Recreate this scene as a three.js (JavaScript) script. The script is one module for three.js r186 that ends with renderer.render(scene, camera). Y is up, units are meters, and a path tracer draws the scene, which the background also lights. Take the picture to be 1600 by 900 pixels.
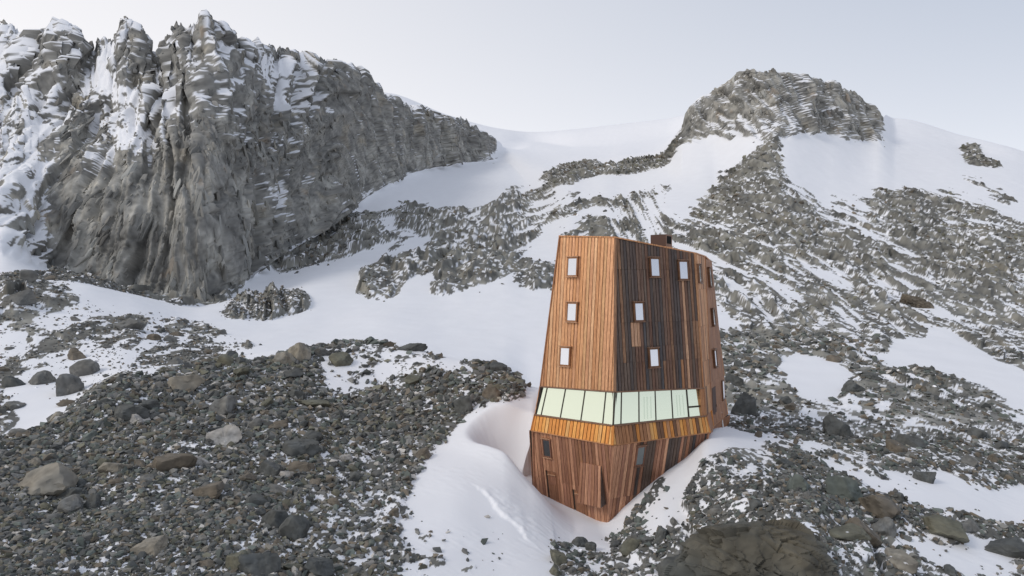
import * as THREE from 'three';
import { ConvexGeometry } from 'three/addons/geometries/ConvexGeometry.js';
import { mergeVertices, mergeGeometries, toCreasedNormals } from 'three/addons/utils/BufferGeometryUtils.js';

// ---------------------------------------------------------------- camera, sky, sun, exposure
const scene = new THREE.Scene();
const camera = new THREE.PerspectiveCamera(45.78, 1024 / 576, 0.5, 9000);
camera.position.set(0, 14, 0);
camera.lookAt(0, 14, -100);
scene.add(camera);
const renderer = new THREE.WebGLRenderer({ antialias: true });
renderer.setSize(1024, 576);
renderer.toneMapping = THREE.LinearToneMapping;
renderer.toneMappingExposure = 0.97;
renderer.shadowMap.enabled = true;

function makeSky() {                                   // clear alpine sky after the sun has gone behind the ridge
  const w = 512, h = 256, d = new Float32Array(w * h * 4);
  const hor = [1.25, 1.24, 1.25], mid = [0.66, 0.69, 0.77], zen = [0.50, 0.55, 0.66];
  for (let j = 0; j < h; j++) for (let i = 0; i < w; i++) {
    const lat = (j + 0.5) / h * Math.PI - Math.PI / 2;           // row 0 is the bottom
    const lon = (i + 0.5) / w * 2 * Math.PI - Math.PI;
    const dx = Math.cos(lat) * Math.cos(lon), dz = Math.cos(lat) * Math.sin(lon), dy = Math.sin(lat);
    const e = Math.max(0, dy);
    const a = 1 - Math.exp(-e * 3.6), b = Math.pow(e, 1.4);
    const side = dx * (0.2 + 1.5 * Math.min(e, 0.42));                     // the sun stands behind the ridge on the left: brighter and whiter that way
    const o = (j * w + i) * 4;
    for (let c = 0; c < 3; c++) {
      let v = hor[c] * (1 - a) + mid[c] * a;
      v = v * (1 - b) + zen[c] * b;
      v *= 1 - side * [0.60, 0.48, 0.32][c];
      if (dy < 0) v = v * Math.max(0.45, 1 + dy * 4);
      d[o + c] = v;
    }
    d[o + 3] = 1;
  }
  const t = new THREE.DataTexture(d, w, h, THREE.RGBAFormat, THREE.FloatType);
  t.mapping = THREE.EquirectangularReflectionMapping;
  t.magFilter = t.minFilter = THREE.LinearFilter;
  t.needsUpdate = true;
  return t;
}
const skyTex = makeSky();
scene.background = skyTex;
scene.environment = skyTex;
const sun = new THREE.DirectionalLight(new THREE.Color(1.0, 0.94, 0.86), 1.15);
sun.position.set(-210, 190, 40);
sun.target.position.set(0, 10, -80);
sun.castShadow = true;
sun.shadow.radius = 30;
Object.assign(sun.shadow.camera, { left: -400, right: 400, top: 400, bottom: -400, near: 1, far: 1500 });
sun.shadow.mapSize.set(2048, 2048);
scene.add(sun, sun.target);

// surveyed terrain sections, rock patches, boulders and hut corners, all in world metres
const COLS=[-1.5947,-1.1445,-0.8912,-0.7505,-0.6567,-0.5629,-0.455,-0.3752,-0.2814,-0.1876,-0.0938,-0.0141,0.0281,0.0938,0.1501,0.2251,0.2514,0.2908,0.3752,0.469,0.5328,0.5629,0.6567,0.7505,0.985,1.5947];
const KEYS=[[[17,2],[22,2],[28,2.5],[34,3],[40,4],[46,3],[54,3],[78,5],[105,9],[140,14],[180,20],[240,28],[320,36],[400,34],[560,40],[900,50],[1300,0]],
[[17,4.2],[22,4.71],[28,4.81],[34,4.75],[38,4.91],[45,3.3],[52,1.8],[75,5.56],[100,14.0],[125,18.69],[155,34.36],[190,54.99],[235,80.14],[265,75],[400,100],[900,150],[1300,60]],
[[17,4.4],[22.5,4.5],[28.5,4.64],[34,4.81],[38.5,5.15],[45,3.4],[52,2.54],[75,6.26],[100,14.94],[125,19.86],[155,40.17],[190,69.25],[230,104.62],[260,98],[400,120],[900,190],[1300,90]],
[[17,4.5],[23,4.29],[29,4.48],[34,4.91],[39,5.29],[45,3.6],[52,2.78],[75,6.26],[100,14.94],[125,19.86],[155,38.72],[190,67.47],[225,100.54],[250,95],[400,120],[900,200],[1300,100]],
[[17,4.5],[23.5,4.08],[30,4.15],[36,4.88],[42,6.12],[48,4.5],[58,3.66],[80,7.25],[108,15.01],[140,16.36],[158,36.23],[185,62.59],[215,95.68],[250,95],[400,120],[900,200],[1300,100]],
[[17,4.5],[24,3.87],[31,4.4],[39,5.59],[47,7.83],[54,6],[68,5.71],[88,8.22],[112,12.74],[140,13.34],[152,32.54],[178,59.08],[210,94.77],[250,95],[400,120],[900,200],[1300,100]],
[[17,4.5],[24.5,3.66],[32,4.39],[42,5.73],[52,8.15],[60,6],[78,5.8],[96,7.25],[118,9.35],[142,11.07],[152,31.11],[172,55.95],[205,93.81],[250,95],[400,120],[900,200],[1300,100]],
[[17,4.3],[25,3.45],[33,4.09],[44,5.74],[56,8.59],[66,6],[86,6.34],[104,7.17],[130,9.73],[182,18.27],[195,35.95],[220,63.53],[260,106.2],[300,100],[420,120],[900,205],[1300,100]],
[[17,4],[26,3.02],[35,3.82],[47,5.62],[60,8.93],[72,6],[95,6.42],[115,7.53],[165,15.55],[245,32.85],[262,53.32],[285,80.84],[320,120.57],[360,112],[470,130],[900,215],[1300,100]],
[[17,3.6],[27,2.6],[37.5,3.45],[50,5.56],[61,9.02],[74,6],[98,6.65],[128,9.2],[195,21.32],[340,64.39],[355,80.6],[375,101.95],[400,126.57],[440,118],[560,140],[900,261.37],[1300,120]],
[[17,3],[28,2.18],[36.5,3.39],[46.5,4.84],[58,8.12],[70,5],[90,5.39],[125,8.14],[210,23.85],[480,100.45],[487,112.22],[497,125.89],[515,142.03],[545,135],[640,150],[890,231.91],[1300,130]],
[[17,2.5],[29,1.76],[37,2.89],[44,5.13],[56,7.17],[66,4.5],[85,4.43],[125,8.14],[205,23.62],[560,118.02],[575,124.04],[590,131.34],[605,138.86],[630,139],[690,160.29],[870,209.06],[1300,140]],
[[17,2],[29.5,1.55],[37.2,2.14],[47,5.4],[54,6.15],[64,4],[80,3.12],[122,7.71],[200,21.5],[400,74.04],[480,99.55],[560,122.22],[630,141.65],[670,153.53],[730,170.14],[850,202.98],[1300,140]],
[[17,1.5],[30.5,1.12],[36.5,0.71],[42,0.6],[56,5.5],[64,4.2],[80,3.4],[122,7.71],[195,21.32],[270,44.39],[330,63.53],[420,88.07],[520,114.0],[560,124.32],[640,146.08],[820,197.85],[1300,140]],
[[17,1.2],[31,0.91],[38,0.45],[41,1.2],[56,5.2],[64,4.5],[80,3.8],[120,7.81],[190,21.13],[270,46.93],[330,66.63],[390,85.34],[430,96.69],[470,105.71],[600,138.95],[780,193.27],[1300,140]],
[[17,1.5],[30,1.34],[36.5,2.02],[40.6,2.88],[55,5.2],[64,4.8],[80,4.3],[118,8.47],[185,20.94],[250,44.49],[305,64.07],[345,79.38],[380,92.42],[420,101.47],[580,141.86],[720,186.23],[1200,140]],
[[17,1.7],[29.5,1.55],[36,2.18],[41,3.54],[54,5.1],[60,4.6],[74,4.3],[114,8.33],[180,20.75],[242,42.38],[292,62.76],[318,82.02],[332,91.86],[380,102.05],[560,142.71],[715,187.72],[1200,140]],
[[17,1.8],[29,1.76],[35,2.51],[42,4.78],[50,4.38],[56,4.02],[70,4.15],[110,7.81],[175,20.57],[235,40.45],[285,62.12],[312,83.66],[330,109.35],[350,98],[500,130],[700,178],[1200,130]],
[[17,2],[28,2.18],[34,2.84],[42,3.95],[50,3.92],[60,3.87],[74,4.28],[112,7.7],[165,18.64],[225,41.44],[285,76.83],[298,93.67],[312,112.05],[340,108],[500,130],[700,165],[1200,120]],
[[17,2.2],[28,2.18],[34.5,2.67],[42.5,3.43],[50,3.45],[60,3.31],[74,3.93],[115,7.53],[170,18.78],[240,43.27],[310,83.21],[322,98.58],[335,115.19],[360,110],[500,122],[700,150],[1200,100]],
[[17,2.2],[28.7,1.88],[35.2,2.44],[42.2,3.11],[49.3,3.13],[58.6,3.23],[74,3.73],[115,7.2],[173,18.87],[247,44.12],[330,84.58],[340,94.38],[352,107.12],[380,100],[500,112],[700,130],[1200,90]],
[[17,2.2],[29,1.76],[35.5,2.34],[42,2.97],[49,2.97],[58,3.12],[74,3.59],[115,6.99],[175,18.92],[250,44.49],[320,74.04],[370,95.57],[420,117.62],[460,116],[600,112],[800,110],[1200,60]],
[[17,2],[30,1.34],[37,1.85],[44,2.44],[52,2.29],[61,2.56],[77,3.17],[110,5.74],[180,19.07],[260,45.71],[320,71.04],[365,88.64],[405,104.42],[440,100],[600,90],[800,80],[1200,40]],
[[17,1.6],[31,0.91],[38.5,1.18],[46,1.49],[54,1.84],[64,1.99],[80,2.74],[110,4.71],[170,15.59],[260,43.27],[310,62.86],[345,76.14],[380,89.57],[420,84],[600,70],[800,60],[1200,20]],
[[17,1],[32,0.49],[40,0.49],[48,0.72],[56,0.87],[66,1.0],[83,1.54],[112,3.49],[170,12.41],[260,31.07],[310,45.99],[345,56.07],[380,65.69],[420,58],[600,40],[800,30],[1200,0]],
[[17,0],[30,-1],[40,-1],[48,-1],[56,0],[66,0],[83,1],[112,3],[170,6],[260,12],[310,15],[345,17],[380,19],[420,15],[600,8],[800,0],[1200,-20]]];
const RIDGE=[[-0.8912,104.6],[-0.8068,99.6],[-0.7505,101.0],[-0.7223,96.9],[-0.7083,95.1],[-0.6923,93.6],[-0.6829,94.1],[-0.6679,97.2],[-0.6595,96.8],[-0.6454,95.3],[-0.6304,92.1],[-0.6229,89.2],[-0.6126,88.6],[-0.6069,90.5],[-0.5929,90.2],[-0.5835,89.6],[-0.5741,93.8],[-0.5657,95.2],[-0.5563,94.7],[-0.5422,92.0],[-0.5328,87.2],[-0.5253,85.5],[-0.5141,86.5],[-0.5084,88.7],[-0.4991,88.6],[-0.4916,93.5],[-0.4822,91.8],[-0.4784,90.6],[-0.469,92.3],[-0.4615,91.8],[-0.4568,94.4],[-0.4484,94.6],[-0.4268,96.5],[-0.4109,98.4],[-0.394,101.4],[-0.3752,106.0],[-0.3471,110.5],[-0.3283,113.8],[-0.3002,117.4],[-0.2814,120.3],[-0.2627,123.7],[-0.2439,128.3],[-0.228,129.2],[-0.2186,129.7],[-0.2139,125.9],[-0.2064,130.0],[-0.1895,126.9],[-0.1764,128.9],[-0.167,128.5],[-0.1501,130.3],[-0.136,134.8],[-0.1238,134.2],[-0.1032,138.7],[-0.0938,142.5],[-0.075,146.8],[-0.0582,146.3],[-0.045,145.6],[-0.0328,143.3],[-0.0141,140.0]];
const KNOB=[[0.2477,94.7],[0.2514,98.1],[0.2674,104.7],[0.2814,107.6],[0.3002,110.3],[0.3143,112.2],[0.3283,114.9],[0.3424,114.8],[0.3612,113.9],[0.3752,112.0],[0.4034,113.3],[0.4268,113.9],[0.4503,115.0],[0.469,114.2],[0.4972,111.7],[0.5159,109.2],[0.5347,105.6],[0.5432,105.6]];
const ROCK_PATCHES=[[0.5,[58.1,-238.1,73.1,-264.0,87.6,-283.0,90.8,-251.3,101.6,-246.1,117.2,-252.4,133.0,-257.7,160.1,-277.5,188.1,-294.9,186.6,-276.3,184.8,-259.2,178.0,-237.2,138.5,-184.5,104.7,-139.6,92.8,-132.4,82.1,-126.3,73.3,-122.1,58.5,-102.2,45.8,-84.1,44.4,-88.5,42.9,-93.4,41.3,-99.0,39.5,-105.2,38.4,-115.2,36.0,-123.8,43.5,-157.9,51.1,-197.0]],
[0.48,[-36.7,-163.0,-35.8,-212.0,-23.4,-249.5,-16.4,-292.0,-2.0,-313.1,14.7,-335.9,29.3,-312.6,42.9,-304.6,55.1,-293.4,65.7,-280.1,53.9,-220.9,43.3,-223.1,32.2,-224.2,21.1,-224.6,9.3,-165.4,-3.1,-163.3,-11.6,-164.5,-20.1,-164.4,-28.3,-163.3]],
[0.985,[-106.3,-156.3,-105.6,-163.2,-92.8,-162.1,-85.8,-169.4,-76.2,-172.9,-75.8,-190.2,-73.7,-206.8,-69.9,-201.5,-65.9,-173.5,-58.7,-142.2,-64.6,-132.4,-69.0,-129.0,-70.0,-120.4,-69.0,-110.6,-71.4,-107.2,-99.8,-143.8]],
[0.93,[-29.09,-38.76,-28.18,-40.05,-27.26,-41.51,-38.3,-63.9,-26.01,-47.39,-34.0,-68.4,-23.02,-52.77,-20.78,-55.38,-18.65,-57.36,-16.33,-59.33,-20.6,-91.6,-10.43,-59.56,-7.29,-58.27,-4.3,-57.24,0.0,-76.3,1.79,-53.08,1.74,-51.45,-0.22,-47.17,-2.52,-44.74,-4.32,-41.89,-5.32,-37.79,-5.01,-33.37,-4.11,-30.21,-4.11,-27.4,-3.94,-23.84,-3.78,-21.01,-3.65,-18.73,-3.57,-17.0,-3.83,-17.0,-4.57,-17.0,-5.32,-17.0,-6.06,-17.0,-6.8,-17.0,-7.55,-17.0,-8.29,-17.0,-9.04,-17.0,-9.78,-17.0,-10.53,-17.0,-11.27,-17.0,-12.01,-17.0,-12.76,-17.0,-13.56,-17.0,-14.35,-17.0,-15.15,-17.0,-15.15,-17.0,-15.15,-17.0,-16.11,-18.07,-17.45,-19.58,-19.04,-21.36,-20.93,-23.49,-23.23,-26.07,-26.08,-29.26,-29.65,-33.27,-33.79,-37.92,-32.24,-38.19,-30.68,-38.47]],
[0.5,[-16.48,-56.65,-13.41,-59.57,-9.93,-58.8,-6.5,-57.71,-2.08,-55.51,-4.94,-52.64,-7.16,-52.06,-9.36,-51.62,-11.31,-50.22,-13.29,-50.6]],
[0.72,[-5.49,-36.56,-4.92,-32.75,-4.45,-29.66,-4.04,-26.93,-3.56,-23.72,-3.18,-21.2,-2.88,-19.17,-2.62,-17.49,-2.55,-17.0,-3.43,-17.0,-4.31,-17.0,-5.18,-17.0,-6.06,-17.0,-6.11,-17.0,-6.18,-17.08,-6.85,-18.8,-7.68,-20.91,-8.71,-23.56,-9.77,-26.22,-10.79,-28.75,-10.51,-32.01,-9.69,-36.9,-7.85,-41.86]],
[0.82,[-17.31,-26.36,-16.31,-26.57,-15.3,-26.8,-14.31,-27.11,-13.31,-27.43,-12.3,-27.82,-11.33,-28.37,-10.33,-28.97,-9.41,-26.39,-8.44,-23.69,-7.49,-21.0,-6.72,-18.86,-6.1,-17.12,-6.06,-17.0,-6.06,-17.0,-6.79,-17.0,-7.52,-17.0,-8.25,-17.0,-8.98,-17.0,-9.71,-17.0,-10.43,-17.0,-11.16,-17.0,-11.16,-17.0,-11.16,-17.0,-12.22,-18.62,-13.64,-20.77,-15.43,-23.5]],
[0.45,[-5.62,-33.29,-3.26,-31.63,-2.89,-29.13,-2.52,-26.45,-2.16,-23.74,-1.88,-21.54,-1.64,-19.73,-1.44,-18.21,-1.28,-17.0,-2.23,-17.0,-3.19,-17.0,-3.16,-17.1,-3.44,-18.86,-3.77,-21.01,-4.19,-23.7,-4.73,-27.14,-5.13,-29.92]],
[0.3,[-3.39,-32.89,-2.06,-33.74,-0.65,-34.72,0.0,-31.33,-0.18,-28.48,-0.32,-25.3,-0.43,-22.72,-0.52,-20.6,-0.59,-18.83,-0.65,-17.32,-1.75,-17.0,-1.86,-18.03,-2.03,-19.71,-2.24,-21.74,-2.5,-24.23,-2.82,-27.37,-3.1,-29.99]],
[0.72,[1.88,-33.45,3.7,-37.55,5.81,-38.72,7.44,-37.79,8.81,-33.54,8.2,-30.6,7.62,-27.87,7.06,-25.32,6.59,-23.2,6.2,-21.41,5.86,-19.87,5.57,-18.55,4.83,-18.73,4.13,-19.14,3.37,-19.42,2.55,-19.42,1.7,-19.07,0.87,-18.57,0.97,-20.1,1.1,-21.91,1.24,-24.06,1.42,-26.67,1.64,-29.9]],
[0.3,[6.89,-38.63,8.27,-39.18,9.75,-39.99,11.69,-40.2,10.8,-37.13,8.99,-34.23,7.47,-34.64]],
[0.96,[5.68,-39.08,7.49,-39.9,9.09,-40.37,9.05,-38.57,7.17,-38.21]],
[0.93,[9.25,-36.52,10.59,-38.94,12.2,-40.64,14.23,-42.13,17.41,-43.17,18.43,-39.28,17.31,-34.81,16.24,-30.91,14.69,-28.05,13.17,-25.22,11.93,-22.92,10.9,-21.0,10.03,-19.39,9.29,-18.0,8.49,-17.97,7.75,-18.09,7.01,-18.22,6.27,-18.38,5.51,-18.56,4.75,-18.76,5.18,-20.21,5.69,-21.91,6.28,-23.92,7.0,-26.33,7.87,-29.28,8.72,-32.06]],
[0.6,[18.66,-39.79,19.98,-38.73,21.23,-37.72,22.61,-37.08,24.48,-37.28,26.51,-37.68,28.53,-38.02,30.11,-37.76,31.65,-37.49,33.16,-37.21,29.71,-33.34,26.76,-30.02,24.18,-27.13,22.06,-24.75,20.28,-22.75,18.76,-21.05,17.46,-19.59,16.38,-19.41,15.33,-19.22,14.29,-19.04,13.16,-18.71,12.07,-18.38,11.1,-18.2,10.15,-18.03,9.29,-18.0,10.05,-19.49,10.96,-21.24,12.04,-23.34,13.36,-25.89,14.94,-28.96,16.56,-32.09,17.51,-35.54]],
[0.8,[18.47,-40.17,19.97,-39.07,21.4,-38.02,22.87,-37.51,24.3,-37.0,26.24,-37.3,28.18,-37.54,26.84,-35.77,24.09,-34.94,21.49,-34.18,20.12,-34.32,18.79,-34.53,17.31,-35.49]],
[0.12,[19.68,-33.3,21.69,-33.67,23.79,-34.11,25.92,-34.54,24.79,-33.03,22.81,-32.42,20.89,-31.81,19.07,-31.76]],
[0.7,[34.4,-114.5,40.7,-108.5,41.8,-99.1,42.8,-91.2,45.2,-87.7,47.6,-84.7,53.3,-83.5,52.9,-76.2,49.0,-65.3,48.8,-61.2,48.59,-57.56,48.51,-54.43,41.82,-46.92,36.8,-41.29,35.28,-41.78,33.72,-42.28,32.12,-42.79,29.56,-42.02,27.06,-41.22,24.9,-40.83,22.75,-40.41,21.38,-41.43,19.93,-42.5,18.37,-43.52,16.77,-44.68,15.07,-47.94,21.3,-69.9,23.5,-83.6]],
[0.82,[35.3,-72.4,45.5,-80.8,50.9,-79.8,51.6,-74.4,48.0,-64.0,40.53,-54.0,38.01,-54.03,35.45,-53.99,33.31,-54.63,31.21,-55.45,29.9,-60.1]],
[0.05,[37.6,-92.2,40.7,-86.7,36.9,-75.8,29.7,-62.1,27.7,-64.0,31.7,-79.5]],
[0.08,[24.71,-41.16,26.96,-41.44,29.5,-42.12,32.12,-42.79,29.26,-38.99,27.05,-38.44,24.86,-37.86,22.85,-39.3]],
[0.48,[15.68,-45.18,19.33,-45.8,22.24,-44.74,23.32,-42.5,24.71,-41.16,22.58,-38.82,21.2,-39.31,19.86,-39.94,18.63,-40.94,17.29,-41.88,14.99,-42.06]],
[0.7,[89.2,-288.1,100.2,-288.7,110.3,-283.3,102.9,-256.3,101.2,-237.1,101.6,-220.0,99.9,-201.0,97.5,-183.9,93.4,-165.9,84.8,-141.3,78.3,-122.7,64.1,-106.8,47.1,-88.1,48.0,-104.5,44.4,-106.5,40.7,-108.5,34.5,-116.6,46.8,-166.2,53.9,-220.9,72.9,-259.0]],
[0.8,[92.4,-281.3,100.8,-286.6,111.1,-280.6,102.3,-255.9,94.2,-257.6]],
[0.75,[85.0,-238.6,97.3,-235.8,98.6,-214.5,97.1,-191.6,85.2,-171.3,79.6,-188.6,74.8,-196.9,73.1,-216.4]],
[0.75,[68.9,-167.0,69.6,-153.0,70.1,-141.1,62.1,-120.3,54.2,-122.9,55.0,-142.9]],
[0.55,[100.2,-237.4,115.0,-245.1,129.6,-251.3,116.2,-215.4,104.8,-186.2,97.1,-163.1,87.3,-138.9,78.3,-122.7,84.3,-139.8,91.9,-161.9,97.2,-182.5,99.9,-201.0,101.4,-220.5]],
[0.7,[132.3,-256.4,161.7,-278.1,169.3,-270.8,176.6,-263.9,182.0,-255.2,178.0,-237.2,177.2,-222.3,175.3,-207.7,172.2,-193.3,140.0,-157.0,112.7,-126.4,91.5,-102.6,96.1,-113.8,98.1,-123.0,100.2,-133.6,89.1,-131.9,93.2,-155.2,102.5,-180.7,107.0,-200.1]],
[0.85,[132.3,-227.4,147.7,-225.0,128.8,-180.6,127.6,-170.0,109.6,-146.1,105.2,-149.6,100.7,-153.4,113.1,-188.4]],
[0.6,[196.5,-308.1,208.6,-308.8,205.0,-287.9,201.2,-268.8,190.9,-267.8,193.7,-286.7]],
[0.96,[233.9,-364.5,255.1,-384.1,255.1,-372.5,234.8,-328.5,217.5,-317.6,221.9,-337.9]],
[0.7,[81.2,-130.1,97.7,-140.8,100.2,-133.6,98.1,-123.0,96.1,-113.8,91.5,-102.6,65.0,-72.9,65.7,-77.8,66.3,-83.1,66.7,-88.9,67.0,-95.3,72.4,-111.9]],
[0.97,[43.2,-112.3,49.8,-115.5,50.0,-104.4,45.4,-87.7,42.1,-89.8,38.5,-96.6]],
[0.9,[39.6,-81.1,46.5,-82.7,52.3,-83.2,50.5,-79.1,41.7,-74.0,38.6,-76.2]],
[0.93,[-69.5,-195.0,-70.8,-228.6,-69.6,-260.4,-63.5,-282.0,-47.9,-318.9,-33.1,-320.7,-17.9,-317.9,-16.4,-268.7,-31.1,-236.6,-39.7,-223.0,-47.7,-211.7,-55.2,-196.1,-64.7,-186.3]],
[0.1,[-52.7,-267.7,-49.3,-276.3,-36.8,-245.3,-33.5,-254.8,-35.2,-234.5,-43.6,-244.8]],
[0.94,[-17.2,-295.4,0.0,-391.0,18.0,-384.3,20.3,-348.6,0.0,-314.2,-10.8,-289.0]],
[0.93,[17.5,-415.0,38.9,-471.7,53.9,-410.5,50.7,-355.9,30.6,-326.4,19.2,-352.4]],
[0.9,[48.6,-375.2,73.8,-393.2,83.0,-337.8,81.7,-313.1,64.2,-341.9,47.9,-340.3]],
[0.58,[-21.4,-207.0,-14.6,-259.0,0.0,-277.8,14.0,-298.6,27.2,-289.8,44.6,-297.0,56.5,-293.6,67.4,-287.4,64.2,-271.4,52.3,-270.5,40.1,-267.5,31.9,-242.9,16.7,-254.9,0.0,-234.4,-11.3,-219.2]],
[0.84,[-35.3,-144.8,-42.6,-189.3,-32.7,-218.2,-23.4,-249.5,-4.9,-261.0,2.7,-238.0,0.0,-204.4,-6.1,-162.1,-14.0,-149.1,-24.3,-162.1,-26.8,-142.7]],
[0.05,[-30.6,-163.0,-24.4,-173.4,-19.7,-210.0,-19.6,-174.0,-22.7,-151.5]],
[0.94,[-0.3,-157.4,5.7,-203.4,12.6,-203.9,14.7,-173.6,10.2,-154.9]],
[0.65,[13.8,-244.7,24.0,-243.4,34.7,-246.5,48.7,-244.7,38.9,-224.0,29.8,-211.9,20.7,-221.1]],
[0.5,[32.8,-218.8,44.2,-224.5,55.9,-229.2,51.2,-181.9,36.0,-123.8,33.2,-138.8,29.6,-158.0]],
[0.72,[-54.4,-126.0,-60.6,-153.8,-56.4,-162.4,-45.4,-146.6,-37.4,-132.1,-40.2,-122.6,-43.5,-115.9,-50.1,-118.7]],
[0.56,[-93.8,-105.3,-88.6,-104.9,-83.3,-104.5,-78.2,-104.2,-81.7,-117.7,-68.8,-107.8,-62.7,-108.7,-57.1,-110.7,-49.1,-111.3,-33.5,-90.5,-21.5,-54.57,-23.25,-52.17,-24.72,-49.71,-25.86,-47.12,-37.6,-62.7,-27.26,-41.51,-28.18,-40.05,-29.09,-38.76,-30.06,-37.7,-30.98,-36.7,-31.86,-35.75,-47.91,-53.76,-54.6,-61.3,-63.5,-71.2,-71.8,-80.6,-80.5,-90.4]],
[0.1,[-69.7,-106.1,-66.0,-108.2,-61.9,-109.9,-57.7,-110.9,-53.1,-111.0,-54.1,-103.9,-55.2,-98.2,-62.0,-97.3]],
[0.1,[-41.69,-55.55,-49.1,-65.4,-45.3,-65.2,-37.0,-58.0,-28.07,-40.44,-29.27,-39.0]],
[0.6,[-75.0,-100.0,-71.9,-106.4,-61.8,-95.5,-58.0,-83.5,-62.8,-83.7]],
[0.6,[-58.6,-89.3,-54.6,-93.9,-47.3,-93.3,-38.6,-82.3,-39.3,-76.1,-39.8,-70.7,-44.1,-72.9,-48.2,-74.4]],
[0.55,[-205.0,-230.0,-188.3,-211.3,-174.1,-195.4,-161.3,-181.0,-149.8,-168.1,-139.9,-156.9,-129.2,-145.0,-119.6,-134.2,-111.4,-125.0,-105.8,-125.3,-100.2,-125.7,-94.6,-126.0,-96.9,-139.6,-106.3,-156.3,-113.9,-165.8,-122.9,-177.0,-131.8,-189.0,-140.7,-200.8,-150.9,-214.4,-170.4,-227.0,-182.3,-228.7,-194.5,-230.3]],
[0.02,[-87.2,-108.1,-93.8,-125.0,-98.7,-138.4,-96.2,-142.1,-92.5,-140.1,-79.7,-114.8,-79.6,-106.1]],
[0.0,[-123.6,-202.7,-115.2,-198.0,-107.6,-188.7,-97.7,-180.1,-100.9,-180.8,-109.3,-185.5,-117.8,-193.2]],
[0.3,[-113.8,-186.6,-98.6,-181.2,-89.2,-169.9,-91.9,-167.5,-103.8,-177.0]],
[0.05,[-99.9,-197.9,-95.1,-196.8,-93.3,-191.3,-97.5,-193.3]],
[0.2,[-90.2,-218.6,-92.0,-265.2,-84.5,-281.4,-86.6,-263.7,-89.0,-237.2]],
[0.25,[-168.9,-225.0,-162.1,-221.6,-154.2,-214.8,-154.8,-208.8,-157.0,-209.2]],
[0.2,[-131.7,-189.8,-121.3,-194.5,-119.1,-192.4,-126.6,-184.9]],
[0.05,[-119.1,-176.4,-114.9,-181.5,-113.4,-180.0,-117.5,-175.4]],
[0.15,[-75.4,-214.3,-72.7,-221.6,-72.6,-215.0,-74.2,-205.5]],
[0.12,[131.4,-318.3,138.2,-323.8,131.8,-312.2,124.7,-303.5,124.1,-306.1]]];
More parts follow.
